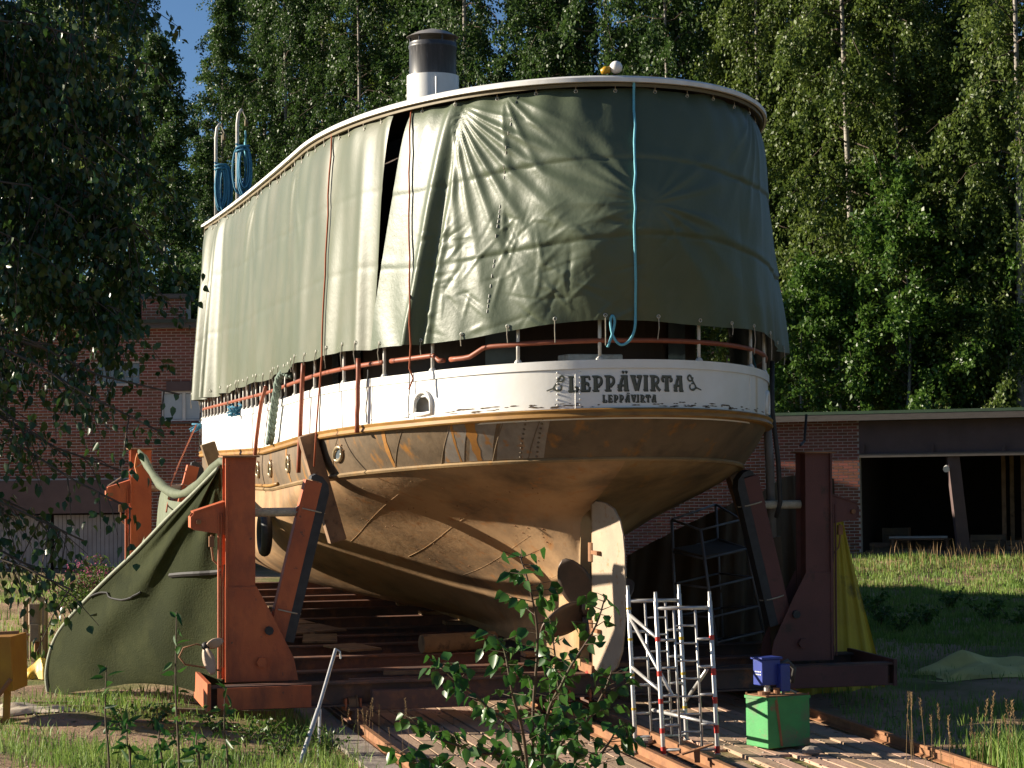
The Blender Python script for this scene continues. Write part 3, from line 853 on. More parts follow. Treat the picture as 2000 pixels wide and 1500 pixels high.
# --- lettering
M_letter = mat('olive_lettering', (0.10, 0.105, 0.08), (0.075, 0.08, 0.06), rough=.5, scale=20)
M_letter_s = mat('dark_lettering_edge', (0.02, 0.03, 0.028), rough=.6)
def arc(cx, cy, r, a0, a1, n=9, ry=None):
    ry = ry or r
    return [(cx + r * math.cos(R(a0 + (a1 - a0) * i / n)), cy + ry * math.sin(R(a0 + (a1 - a0) * i / n))) for i in range(n + 1)]
def serif(x, y, w=.30, h=.09): return [(x - w / 2, y), (x + w / 2, y)], h, h
GL = {   # strokes: (points, start width, end width) in a box one high
 'L': (.72, [([(.22, .02), (.2, .98)], .24, .17), ([(.04, .96), (.38, .96)], .09, .09), ([(.03, .045), (.66, .045)], .1, .1), (arc(.57, .2, .09, -70, 150, 7), .1, .12)]),
 'E': (.70, [([(.22, .02), (.2, .98)], .26, .22), ([(.02, .95), (.62, .95)], .1, .1), ([(.58, .97), (.62, .74)], .06, .1), ([(.02, .05), (.64, .05)], .11, .11), ([(.6, .04), (.64, .3)], .08, .1), ([(.3, .46)] + arc(.42, .46, .1, 180, -60), .08, .16)]),
 'P': (.72, [([(.24, .02), (.22, .98)], .23, .2), ([(.04, .04), (.46, .04)], .09, .09), ([(.02, .95), (.4, .95)], .1, .1), ([(.3, .94)] + arc(.42, .66, .2, 80, -85, 10, .27) + [(.33, .4)], .11, .15), ([(.42, .33), (.47, .25)], .12, .1)]),
 'A': (.84, [([(.66, .02), (.6, .98)], .25, .2), ([(.3, .95), (.74, .95)], .1, .1), ([(.5, .04), (.84, .04)], .09, .09), ([(.46, .93), (.34, .7), (.26, .35), (.22, .04)], .1, .17), ([(.08, .04), (.36, .04)], .09, .09), ([(.08, .36), (.56, .36)], .1, .09), (arc(.1, .27, .05, 90, -120, 6), .1, .1)]),
 'V': (.80, [([(.16, .97), (.42, .02)], .26, .2), ([(.72, .97), (.46, .02)], .13, .2), ([(.0, .955), (.36, .955)], .09, .09), ([(.48, .955), (.8, .955)], .09, .09), (arc(.56, .82, .08, -60, 180, 6), .1, .1)]),
 'I': (.36, [([(.18, .02), (.18, .98)], .24, .2), ([(.02, .04), (.34, .04)], .09, .09), ([(.02, .96), (.34, .96)], .09, .09)]),
 'R': (.78, [([(.24, .02), (.22, .98)], .23, .2), ([(.04, .04), (.42, .04)], .09, .09), ([(.02, .95), (.4, .95)], .1, .1), ([(.3, .94)] + arc(.42, .70, .19, 80, -85, 10, .23) + [(.33, .48)], .11, .15), ([(.4, .46), (.56, .2), (.74, .03)], .16, .16)]),
 'T': (.74, [([(.38, .02), (.37, .96)], .25, .2), ([(.2, .04), (.56, .04)], .09, .09), ([(.04, .93), (.72, .93)], .13, .13), (arc(.12, .74, .09, 90, 300, 7), .16, .12), (arc(.64, .74, .09, 90, -120, 7), .16, .12)]),
}
GL['Ä'] = (GL['A'][0], GL['A'][1] + [(arc(.44, 1.2, .02, 0, 300, 5), .12, .12), (arc(.66, 1.2, .02, 0, 300, 5), .12, .12)])
def stroke2d(pts, w0, w1):
    L_, R_ = [], []
    n = len(pts)
    for i, p in enumerate(pts):
        a = pts[max(i - 1, 0)]; b = pts[min(i + 1, n - 1)]
        dx, dy = b[0] - a[0], b[1] - a[1]; m = math.hypot(dx, dy) or 1
        w = (w0 + (w1 - w0) * i / max(1, n - 1)) / 2
        L_.append((p[0] - dy / m * w, p[1] + dx / m * w)); R_.append((p[0] + dy / m * w, p[1] - dx / m * w))
    return L_, R_
def glyph(strokes, s_at, z_at, hgt, wide, off, material, name, dx=0.0, dz=0.0, grow=0.0):
    mb = MB()
    for si, (pts, w0, w1) in enumerate(strokes):
        # resample so that the strokes follow the curved plating
        pp = []
        for a, b in zip(pts[:-1], pts[1:]):
            n = max(1, int(math.hypot(b[0] - a[0], b[1] - a[1]) / .12))
            pp += [(a[0] + (b[0] - a[0]) * i / n, a[1] + (b[1] - a[1]) * i / n) for i in range(n)]
        pp.append(pts[-1])
        rows_ = []
        for side in stroke2d(pp, w0 + grow, w1 + grow):
            row = []
            for x, y in side:
                s = s_at + x * hgt * wide + dx; q = q_of_s(s); t, yy = WALE.pt(q, off + .0006 * si)
                row.append(Vector((t, yy, z_at(t) + y * hgt + dz)))
            rows_.append(row)
        mb.grid(rows_)
    return mb.build(name, material, bw)
def lettering(text, s_c, zf, hgt, wide, gap):
    tot = sum(GL[c][0] for c in text) * hgt * wide + gap * (len(text) - 1)
    s = s_c - tot / 2
    for c in text:
        glyph(GL[c][1], s, zf, hgt, wide, .0045, M_letter_s, 'letter_edge', .010, -.008, .04)  # dark, wider copy set slightly off behind each letter
        glyph(GL[c][1], s, zf, hgt, wide, .0085, M_letter, 'letter')
        s += GL[c][0] * hgt * wide + gap
    return tot
zname = lambda t: zW(t) + .27
lettering('LEPPÄVIRTA', -.20, zname, .20, .96, .018)
lettering('LEPPÄVIRTA', -.18, lambda t: zW(t) + .125, .095, .88, .012)
flour = [([(0, .1), (.35, .22), (.62, .62), (.78, .95)], .08, .12), (arc(.78, .78, .17, 90, -200, 12), .12, .1), (arc(.62, .27, .2, 60, 400, 14, .2), .09, .1), ([(.35, .2), (.75, .1)], .1, .06)]
glyph(flour, -1.25, zname, .22, 1.1, .006, M_letter, 'scroll_ornament')
glyph([([(1 - x, y) for x, y in p], a, b) for p, a, b in flour], .64, zname, .22, 1.1, .006, M_letter, 'scroll_ornament')
# --- portholes in the upper hull, with pale rims
M_rim = mat('brass_rim', (0.52, 0.42, 0.28), (0.36, 0.27, 0.16), rough=.35, metal=.6, scale=12)
def px_q(pl, px, zl):
    """q on the port side that appears in photograph column px"""
    best = None
    for q in np.linspace(-2.5, -.1, 960):
        t, y = pl.pt(q); p = SF @ Vector((t, y, zl))
        x = 1000 + FPX * p.x / p.y
        if best is None or abs(x - px) < best[0]: best = (abs(x - px), q)
    return best[1]
for px in (508, 532, 567, 662):
    q = px_q(BELT, px, 2.6)
    c = hull_up(q, .5); a = hull_up(q - .01, .5); b = hull_up(q, .9)
    tx = (hull_up(q + .005, .5) - hull_up(q - .005, .5)).normalized(); tz = (hull_up(q, .6) - hull_up(q, .4)).normalized(); nn = tx.cross(tz)
    if nn.y < 0: nn = -nn
    ring = [c + tx * (.16 * math.cos(i * math.pi / 10)) + tz * (.16 * math.sin(i * math.pi / 10)) + nn * .012 for i in range(21)]
    ph = MB().tube(ring, .028, 8).build('porthole', M_rim, ship, smooth='all')
    gl = MB(); gl.add([c + tx * (.155 * math.cos(i * math.pi / 10)) + tz * (.155 * math.sin(i * math.pi / 10)) + nn * .008 for i in range(20)], [tuple(range(20))]); gl.build('pane', M_glass, ph)
    for i in range(8):
        a = i * math.pi / 4 + .3
        MB().sphere(c + tx * (.21 * math.cos(a)) + tz * (.21 * math.sin(a)) + nn * .004, .012, 8).build('bolt', M_rust, ph)
# rust runs and plate butts on the upper hull
M_bare = mat('bare_grey_steel', (0.30, 0.265, 0.225), (0.20, 0.17, 0.145), rough=.5, scale=3, stretch=(2, 2, .5), c3=(.36, .17, .05), thr=.62, scale3=2.2, stretch3=(2.5, 2.5, .3), soft3=.05, spec=.4)
for a_, b_ in ((868, 905), (915, 960), (968, 1060)):
    q0_, q1_ = px_q(BELT, a_, 3.0), px_q(BELT, b_, 3.0)
    MB().grid([[hull_up(q, k) + Vector((-.35, .9, -.2)).normalized() * .004 for q in np.linspace(q0_, q1_, 8)] for k in np.linspace(.06, .93, 6)]).build('bare_plate', M_bare, ship, smooth='all')
M_run = mat('rust_run', (0.42, 0.19, 0.035), (0.33, 0.15, 0.04), rough=.7, scale=15)
for px, w in ((560, .03), (740, .035), (905, .07), (870, .02), (470, .02)):
    q = px_q(BELT, px, 3.0); L_, R_ = [], []
    for k in range(9):
        kk = .98 - k * .115; ww = w * (1 - .5 * k / 8) * random.uniform(.7, 1.2) / 5
        qq = q + .006 * k * (1 if px < 800 else .8) 
        for lst, sgn in ((L_, -1), (R_, 1)):
            p = hull_up(qq + sgn * ww, kk); n2 = Vector((0, 1, 0)) if q < -.9 else Vector((-.5, .85, -.2)); lst.append(p + n2.normalized() * .006)
    MB().grid([L_, R_]).build('rust_streak', M_run, ship)
for px in (650, 770, 860, 960, 1030):
    q = px_q(BELT, px, 3.0)
    MB().tube([hull_up(q + .002 * k, .02 + k * .12) for k in range(9)], .008, 5).build('plate_butt', M_hull, ship)
for px in (1015, 1045):
    q = px_q(BELT, px, 3.0)
    for k in range(9):
        MB().sphere(hull_up(q, .1 + .1 * k), .02, 8).build('rivet', M_hull, ship)
# bare steel patch near the stern
# --- deck, cabin, roof
def inset_poly(pl, off, q0, q1, n): return [pl.pt(q, off) for q in np.linspace(q0, q1, n)]
M_deck = mat('deck_boards', (0.10, 0.065, 0.045), (0.06, 0.04, 0.03), rough=.8)
rows_ = []
for q in np.linspace(0.001, 2.7, 80):
    t, y = WALE.pt(-q); rows_.append([Vector((t, yy, zT(t) - .72)) for yy in (y - .05, 0, -y + .05)])
MB().grid(rows_).build('deck', M_deck, ship)
M_cabin = mat('dark_varnished_cabin', (0.045, 0.024, 0.014), (0.03, 0.016, 0.01), rough=.5, scale=2, stretch=(6, 6, .5))
CAB = Plan(2.35, .2, 4.0, 3.0, 30, 40)
ZR = 7.64
rows_ = []
for q in np.concatenate([-np.linspace(2.45, 1.05, 20), np.linspace(-1, 1, 50), np.linspace(1.05, 2.45, 20)]):
    t, y = CAB.pt(q); rows_.append([Vector((t, y, zz)) for zz in (2.9, 5.6, ZR - .05)])
MB().grid(rows_).build('cabin_wall', M_cabin, ship)
MB().box((19.2, 0, 5.3), (.1, 4.6, 4.9)).build('cabin_front', M_cabin, ship)
for i, (q, w) in enumerate(((-.3, .5), (-1.1, .6), (-1.3, .6), (.25, .5))):
    t, y = CAB.pt(q, .03); t2, y2 = CAB.pt(q + .06 if abs(q) > 1 else q + .12, .03)
    MB().grid([[Vector((t, y, 4.0)), Vector((t, y, 5.1))], [Vector((t2, y2, 4.0)), Vector((t2, y2, 5.1))]]).build('cabin_window', M_glass, ship)
# upper deck between main deck and roof
rows_ = []
UD = Plan(3.1, -1.9, 5.8, 2.1, 30, 40)
for q in np.linspace(0.001, 2.4, 70):
    t, y = UD.pt(-q); rows_.append([Vector((t, yy, 5.55)) for yy in (y, 0, -y)])
MB().grid(rows_).build('upper_deck', M_deck, ship, solid=.08)
M_roofw = mat('roof_trim_white', (0.78, 0.77, 0.74), (0.66, 0.64, 0.6), rough=.5, scale=5, c3=(.3, .24, .16), thr=.74, scale3=7)
M_rooft = mat('dark_roof_canvas', (0.05, 0.05, 0.06), (0.035, 0.035, 0.045), rough=.85)
TEND = 19.2
def roof_pt(q, off=0.0):
    """roof outline with a rounded forward end"""
    t, y = ROOF.pt(q, off)
    if t > TEND - 1.3:
        k = min(1.0, (t - (TEND - 1.3)) / 1.3); y *= math.sqrt(max(0.0, 1 - (k * .96) ** 2.4)) 
    return t, y
zR = lambda t: ZR + .012 * (t - 8) ** 2 / 10
qr = np.concatenate([-np.linspace(q_of_t(ROOF, TEND), 1.02, 90), qs_stern, np.linspace(1.02, q_of_t(ROOF, TEND), 90)])
rows_ = []
for q in qr:
    t, y = roof_pt(q); rows_.append([Vector((t, y * k, zR(t) + .07 + .13 * (1 - k * k) * min(1, abs(y) / 2.5))) for k in (1, .85, .6, .3, 0.0)])
MB().grid(rows_).build('roof', M_rooft, ship, smooth='all')
rows_ = []
for q in qr:
    t, y = roof_pt(q); rows_.append([Vector((t, y * k, zR(t) - .005)) for k in (1, .5, 0.0)])
MB().grid(rows_).build('roof_underside', M_cabin, ship)
rows_ = []
for q in qr:
    t, y = roof_pt(q); t1, y1 = roof_pt(q, .035)
    if t > TEND - 1.3: t1, y1 = t, y * 1.01
    rows_.append([Vector((t * .02 + t * .98, y, zR(t) - .0)), Vector((t1, y1, zR(t) + .005)), Vector((t1, y1, zR(t) + .058)), Vector((t, y, zR(t) + .082)), Vector((t, y * .985, zR(t) + .085))])
MB().grid(rows_).build('roof_trim', M_roofw, ship, smooth=True)
# brown batten under the white trim
M_batt = mat('yellow_brown_batten', (0.17, 0.13, 0.06), (0.12, 0.09, 0.04), rough=.6)
rows_ = []
for q in qr:
    t, y = roof_pt(q, -.02); rows_.append([Vector((t, y, zR(t) - .004)), Vector((t, y, zR(t) - .05)), Vector((t, y * .985, zR(t) - .05))])
MB().grid(rows_).build('roof_batten', M_batt, ship)
# --- funnel
M_funb = mat('black_funnel_paint', (0.06, 0.06, 0.065), (0.03, 0.03, 0.033), rough=.42, scale=3, stretch=(6, 6, .7), c3=(.16, .15, .15), thr=.66, scale3=4, stretch3=(6, 6, .5))
M_cap = mat('weathered_zinc', (0.40, 0.37, 0.33), (0.22, 0.2, 0.18), rough=.55, metal=.4, scale=6)
FT = 9.9
fun = MB().lathe([(.485, 7.9), (.485, 9.88)], (FT, 0, 0), 40).build('funnel', M_white, ship, smooth=True)
MB().lathe([(.44, 9.86), (.44, 10.38), (.455, 10.4), (.455, 10.44), (.44, 10.46), (.44, 10.50), (.36, 10.5)], (FT, 0, 0), 40).build('funnel_top', M_funb, fun, smooth=True)
MB().lathe([(.485, 10.60), (.49, 10.605), (.30, 10.70), (.08, 10.76), (.01, 10.765)], (FT, 0, 0), 40).build('funnel_cap', M_cap, fun, smooth=True)
for i in range(6):
    a = i * math.pi / 3 + .2
    MB().box((FT + .42 * math.cos(a), .42 * math.sin(a), 10.55), (.03, .03, .13)).build('cap_bracket', M_funb, fun)
MB().tube([(FT - .44, .05, 7.9), (FT - .50, .05, 9.8)], .02, 6).build('steam_pipe', M_white, fun)
# --- stern post, keel, rudder, propeller
M_rud = mat('worn_rudder_plate', (0.42, 0.32, 0.22), (0.30, 0.235, 0.17), rough=.55, scale=2.2, c3=(.30, .14, .05), thr=.66, scale3=7, bump=.003, bscale=30)
MB().box((11.6, 0, .05), (22.4, .14, .1)).build('keel', M_hull_l, ship)
MB().prism([(.44, .1), (.66, .1), (.66, 2.1), (.3, 2.25)], .15, Matrix(((1, 0, 0, 0), (0, 0, 1, 0), (0, 1, 0, 0), (0, 0, 0, 1)))).build('stern_post', M_hull_l, ship)
MB().tube([(-.05, 0, -.02), (-.05, 0, 2.4)], .032, 10).build('rudder_post', M_hull_l, ship, smooth='all')
MB().box((.2, 0, .0), (.62, .12, .12)).build('heel_shoe', M_rust, ship)
ra = R(7)
def rud(x, z, s=0.0): return Vector((-.06 - x * math.cos(ra), -x * math.sin(ra) + s, z))
prof = [(0, .04), (.25, -.05), (.5, -.02), (.74, .1), (.92, .34), (1.0, .7), (1.02, 1.15), (1.01, 1.65), (.96, 1.9), (.86, 2.1), (.68, 2.24), (.42, 2.31), (.12, 2.33), (0, 2.28)]
mb = MB(); n = len(prof)
mb.add([rud(x, z, .03 * (1 - .6 * x)) for x, z in prof] + [rud(x, z, -.03 * (1 - .6 * x)) for x, z in prof], [tuple(range(n)), tuple(range(2 * n - 1, n - 1, -1))] + [(i, n + i, n + (i + 1) % n, (i + 1) % n) for i in range(n)])
rd = mb.build('rudder', M_rud, ship, bevel=.012)
for z in (1.62, .55):
    MB().box(rud(.12, z, .0), (.34, .13, .05)).build('pintle_strap', M_rust, rd)
    MB().tube([(-.02, 0, z - .13), (-.02, 0, z + .13)], .075, 10).build('gudgeon', M_rust, rd, smooth=True)
M_prop = mat('bronze_propeller', (0.10, 0.066, 0.046), (0.06, 0.045, 0.035), rough=.45, scale=5, metal=.3, spec=.5)
prop = MB().lathe([(.05, -.14), (.11, -.1), (.13, .05), (.11, .18)], (.28, 0, .83), 20, 'X').build('propeller', M_prop, ship, smooth=True)
MB().lathe([(.045, -.24), (.06, -.2), (.06, -.14)], (.28, 0, .83), 6, 'X').build('shaft_nut', M_rust, prop)
for ang in (26, 116, 206, 296):
    a = R(ang); rows_ = []
    rad_ = Vector((0, math.sin(a), math.cos(a))); tan_ = Vector((0, math.cos(a), -math.sin(a))); axl = Vector((1, 0, 0))
    for i in range(12):
        q = i / 11; rr = .08 + q * .68; wid = .24 * math.sin(min(1.0, .14 + .86 * q) * math.pi) ** .6 * (1.0 if q < .97 else .5) + .03
        pit = R(58 - 32 * q); row = []
        for j in range(9):
            w = (j / 8 - .5) * 2 * wid
            row.append(Vector((.28, 0, .83)) + rad_ * rr + tan_ * (w * math.cos(R(34 + 10 * q))) + axl * (w * math.sin(R(34 + 10 * q)) * .62))
        rows_.append(row)
    MB().grid(rows_).build('blade', M_prop, prop, smooth='all', solid=.025)
# --- railing: red handrail, white stanchions
M_rail = mat('red_brown_rail', (0.30, 0.085, 0.04), (0.22, 0.06, 0.03), rough=.5, scale=6)
M_stan = mat('white_stanchion', (0.72, 0.71, 0.67), (0.5, 0.47, 0.42), rough=.5, scale=8)
def railpt(q):
    t, y = WALE.pt(q, -.03); dip = .0
    h = .26 if q > -.40 else .22
    if -.47 < q < -.33: h = .14 + .12 * float(sstep((q + .40) / .05)) if q > -.43 else .14
    return Vector((t, y, zT(t) + h))
for a, b in ((-2.35, -.62), (-.60, -.455), (-.44, .6), (.6, 1.6)):
    MB().tube([railpt(q) for q in np.linspace(a, b, int(abs(b - a) * 60) + 4)], .034, 8).build('handrail', M_rail, ship, smooth='all')
for q in list(np.linspace(-2.35, -1.15, 22)) + [-1.05, -.9, -.76, -.62, -.485, -.28, -.095, .15, .37, .5, .62, .8]:
    t, y = WALE.pt(q, -.03)
    MB().tube([(t, y, zT(t)), (t, y, zT(t) + .62)], .024, 8).build('stanchion', M_stan, ship, smooth='all')
    MB().lathe([(.05, 0), (.05, .02), (.03, .05)], (t, y, zT(t) + .005), 10).build('stanchion_foot', M_stan, ship)
# things standing on deck seen under the tarpaulin
p = WALE.pt(-.1, -.75)
e = MB(); e.box((p[0] + .1, p[1] + .05, zT(p[0]) - .3), (.5, .75, .9)); tag(e.build('deck_locker', M_stan, frame=SF, bevel=.02), 'pale locker on the stern deck under the tarpaulin above the ship name', 'locker')
p = WALE.pt(.47, -.45)
tag(MB().sphere((p[0], p[1], zT(p[0]) - .06), .22, 16, (1.3, 1.0, .6)).build('buoy', mat('orange_buoy', (.5, .11, .03), rough=.6), frame=SF, smooth='all'), 'faded orange buoy lying behind the bulwark at the right of the stern', 'buoy')
# --- davits at the fore end of the roof
M_davit = mat('davit_white', (0.62, 0.60, 0.55), (0.42, 0.40, 0.36), rough=.5, scale=6, c3=(.25, .13, .06), thr=.7, scale3=6)
for t, y, h in ((18.1, 3.05, 2.15), (15.6, 2.9, 2.15)):
    zb_ = zR(t) + .16
    dv = MB().tube([(t, y, zb_), (t, y, zb_ + h * .86), (t - .04, y - .02, zb_ + h * .96), (t - .10, y - .08, zb_ + h)], [.038, .036, .034, .03], 10).build('davit', M_davit, ship, smooth='all')
    MB().lathe([(.09, 0), (.09, .06), (.06, .12)], (t, y, zb_ - .02), 12).build('davit_foot', M_davit, dv)
    MB().lathe([(.02, -.035), (.07, -.03), (.08, 0), (.07, .03), (.02, .035)], (t - .2, y - .16, zb_ + h - .3), 12, 'Y').build('pulley_block', M_batt, dv, smooth=True)
    MB().tube([(t - .1, y - .08, zb_ + h), (t - .2, y - .16, zb_ + h - .22)], .01, 6).build('block_strap', M_rope_pale, dv)
# ---------------------------------------------------------------- tarpaulins hung round the superstructure
M_tarp = mat('olive_tarpaulin', (0.082, 0.104, 0.062), (0.068, 0.087, 0.052), rough=.44, scale=.9, bump=.006, bscale=7, spec=.4, c3=(.10, .118, .075), thr=.66, scale3=1.4, soft3=.12)
M_tarp2 = mat('pale_olive_tarpaulin', (0.092, 0.105, 0.06), (0.076, 0.088, 0.05), rough=.47, scale=.7, stretch=(1, 1, .4), bump=.004, bscale=6, spec=.38, c3=(.115, .115, .072), thr=.6, scale3=1.0, soft3=.15)  # slightly paler, yellower olive than the stern tarpaulin
def quarter_s(q): return s_of_q(q) if abs(q) < 1.3 else math.copysign(s_of_q(1.3) + (abs(q) - 1.3) * 10, q)
def tarp_pt(q, w, topin, zbot, flare):
    """w 0 bottom .. 1 top"""
    tb_, yb = WALE.pt(q, flare); tt, yt = roof_pt(q, -topin)
    zt_, zb_ = zR(tt) - .03, zT(tb_) + zbot
    k = w ** 1.15
    return Vector((tb_ + (tt - tb_) * k, yb + (yt - yb) * k, zb_ + (zt_ - zb_) * w))
def ridges(X, Z, P, angs, amp, sig, decay, r0=.25):
    dx, dz = X - P[0], Z - P[1]
    r = np.hypot(dx, dz); a = np.arctan2(dz, dx); out = np.zeros_like(X)
    for an, am in angs:
        d = np.angle(np.exp(1j * (a - R(an))))
        out += am * np.exp(-(d / sig) ** 2)
    return amp * out * (r / (r + r0)) * np.exp(-r / decay)
def cloth(name, q0, q1, nq, nw, disp, topin, zbot, flare, material, label, cat='tarpaulin', shift=None):
    W = np.linspace(0, 1, nw)
    ts = np.linspace(0, 1, nq)
    Pn = np.zeros((nq, nw, 3)); X = np.zeros((nq, nw)); Z = np.zeros((nq, nw))
    for i, s in enumerate(ts):
        for j, w in enumerate(W):
            q = (q0[0] + (q0[1] - q0[0]) * w) * (1 - s) + (q1[0] + (q1[1] - q1[0]) * w) * s
            zb = zbot(q) if callable(zbot) else zbot
            Pn[i, j] = tarp_pt(q, w, topin, zb, flare); X[i, j] = quarter_s(q); Z[i, j] = 3.25 * w
    du = np.gradient(Pn, axis=0); dw = np.gradient(Pn, axis=1)
    N = np.cross(du, dw); N /= np.maximum(np.linalg.norm(N, axis=2, keepdims=True), 1e-9)
    c = Pn.mean(axis=(0, 1))
    out = np.zeros_like(N[..., 0]) + 1
    ref = Pn - np.array([8.0, 0, 5.5]); sg = np.sign((N * ref).sum(-1).mean())
    D, dz = disp(X, Z, W[None, :].repeat(nq, 0))
    Pn = Pn + N * sg * D[..., None]; Pn[..., 2] += dz
    idx = np.arange(nq * nw).reshape(nq, nw)
    f = np.stack([idx[:-1, :-1], idx[:-1, 1:], idx[1:, 1:], idx[1:, :-1]], -1).reshape(-1, 4)
    o = link(name, np_mesh(name, Pn.reshape(-1, 3), f, True), material, None, SF)
    tag(o, label, cat)
    return o, Pn
rr = np.random.default_rng(5)
crk = [(rr.uniform(-3.1, .4), rr.uniform(.05, 1.5), rr.uniform(0, math.pi), rr.uniform(.10, .34), rr.uniform(.016, .035), rr.normal(0, .0065)) for _ in range(230)]
def disp_stern(X, Z, W):
    D = np.zeros_like(X)
    D += ridges(X, Z, (-.06, 1.55), [(118, .8), (133, 1.5), (146, 1.2), (158, .9), (176, .6), (200, .5), (225, .5), (20, 1.0), (38, 1.2), (55, .7), (-12, 1.2), (-30, 1.0), (-52, .7), (75, .5)], .045, .09, 1.3)
    D += ridges(X, Z, (-2.75, 3.2), [(-18, .7), (-28, 1.3), (-37, 1.4), (-46, 1.5), (-56, 1.5), (-66, 1.4), (-76, 1.1), (-85, .9)], .06, .04, 1.9, .5)
    D += ridges(X, Z, (-1.95, 3.3), [(-30, .8), (-45, 1.2), (-62, 1.1), (-80, .8)], .05, .05, 1.2, .4)
    D += ridges(X, Z, (2.6, 3.3), [(-95, .7), (-112, 1.1), (-128, 1.2), (-142, .8)], .05, .06, 1.6, .4)
    for zc in (1.08, 2.13):
        sag = zc + .06 * np.sin(X * 1.1 + zc)
        D += (-.012 * np.exp(-((Z - sag) / .03) ** 2) + .010 * np.exp(-((Z - sag - .08) / .07) ** 2)) * (.35 + .65 * sstep((X + 2.6) / .8))
    D += .016 * np.abs(np.sin(Z / 1.05 * math.pi)) * sstep((X + 2.6) / .8)
    D += .46 * np.clip(1 - np.abs(X + .06) / 1.7, 0, 1) ** 1.25 * np.exp(-((Z - 1.45) / 1.25) ** 2) * (1 - W ** 6)
    for cx, cz, an, ln, wd, am in crk:
        u = (X - cx) * math.cos(an) + (Z - cz) * math.sin(an); v = -(X - cx) * math.sin(an) + (Z - cz) * math.cos(an)
        D += am * np.exp(-(u / ln) ** 2 - (v / wd) ** 2)
    # rolled-back port edge
    e = X + 2.95 + .62 * (1 - W)
    D += .13 * np.exp(-((e - .16) / .10) ** 2) * (.25 + .75 * (1 - W)) - .09 * np.exp(-((e - .36) / .08) ** 2) * (.2 + .8 * (1 - W)) + .05 * np.exp(-((e - .52) / .06) ** 2) * (1 - W)
    D += .28 * sstep((X - 3.9) / 1.2) * (1 - W) ** 1.2
    D += .012 * np.sin(X * 9 + 2 * np.sin(Z * 2)) * (1 - W) + .015 * np.sin(X * 13.0) * W ** 6
    D -= .12 * W ** 14
    dz = -.035 * np.abs(np.sin(X * 2.6)) * W ** 10 - .03 * np.sin(X * 2.1) * (1 - W) ** 6
    return D + .03, dz
zb_stern = lambda q: float(np.interp(q, [-.66, -.5, -.3, 0, .3, .7, 1.1], [.39, .35, .43, .49, .46, .39, .26]))
ts, TPs = cloth('stern_tarpaulin', (-.635, -.558), (1.02, .95), 420, 150, disp_stern, .05, zb_stern, .10, M_tarp, 'dark olive tarpaulin wrapped round the rounded stern above the ship name')
def disp_port(X, Z, W):
    D = .05 * np.sin(X * .9 + 1) * (1 - W) + .02 * np.sin(X * 3.1 + .8 * Z) * (.3 + .7 * (1 - W)) + .012 * np.sin(X * 7.3 - 1.2 * Z)
    for xc, wd, am in ((-20.2, .22, .30), (-19.4, .16, .25), (-18.9, .12, -.18), (-18.3, .24, .30), (-17.2, .3, .10), (-4.2, .10, .08), (-3.9, .08, -.07), (-4.8, .16, .07), (-5.4, .2, -.05), (-7.2, .25, .05)):
        D += am * np.exp(-((X - xc - .3 * (1 - W) * np.sign(am) * .4) / wd) ** 2) * (.25 + .75 * (1 - W))
    D += .045 * np.abs(np.sin(X * 2.1)) * W ** 3 + .02 * np.sin(X * 5.1 + 3 * W) * W ** 2 - .08 * W ** 14
    D += ridges(X, Z, (-8.5, 3.2), [(-60, 1), (-75, .8), (-105, 1), (-125, .8)], .05, .08, 1.4) + ridges(X, Z, (-13.5, 3.2), [(-60, 1), (-80, .8), (-110, 1), (-130, .8)], .05, .08, 1.4)
    for zc in (1.1, 2.15): D += -.004 * np.exp(-((Z - zc - .04 * np.sin(X)) / .04) ** 2)
    D += -.10 * sstep((-X - 16) / 4.0) * (1 - W)
    dz = -.05 * np.abs(np.sin(X * 2.1)) * W ** 9 - .02 * np.sin(X * 2.7) * (1 - W) ** 8 
    return D + .03, dz
zb_port = lambda q: float(np.interp(q, [-2.45, -2.0, -1.4, -.8, -.6], [.38, .38, .40, .42, .40]))
tp, TPp = cloth('port_tarpaulin', (-2.43, -2.40), (-.632, -.602), 420, 90, disp_port, .05, zb_port, .10, M_tarp2, 'long sunlit pale olive tarpaulin along the left side of the ship')
# eyelets and lashings
M_eye = mat('pale_eyelet', (0.7, 0.68, 0.6), rough=.4, metal=.5)
for o, TP, nlist in ((ts, TPs, 16), (tp, TPp, 34)):
    n = TP.shape[0]
    for k in range(nlist):
        i = int((k + .3) / nlist * (n - 2)) + 1
        for j, up_ in ((-3, 1), (3, 0)):
            p = Vector(TP[i, j]); nrm = Vector((p.x - 6, p.y * 3, 0)).normalized() if abs(p.y) < 2.8 else Vector((0, math.copysign(1, p.y), 0))
            ring = [p + nrm * .012 + Vector((0, 0, .022 * math.sin(a))) + nrm.cross(Vector((0, 0, 1))) * (.022 * math.cos(a)) for a in np.linspace(0, 2 * math.pi, 9)]
            MB().tube(ring, .006, 4, False).build('eyelet', M_eye, o)
            if up_:
                q = Vector((p.x, p.y, zR(p.x) + .0)) + nrm * -.005; MB().tube([p + nrm * .012, (p + q) / 2 + nrm * .02, q], .006, 5).build('lashing', M_rope_pale, o)
            elif random.random() < .75:
                ln = random.uniform(.15, .4); MB().tube([p + nrm * .012, p + nrm * .03 - Vector((0, 0, ln * .5)), p + nrm * .01 - Vector((random.uniform(-.04, .04), 0, ln))], .007, 5).build('lashing', M_rope_pale, o)
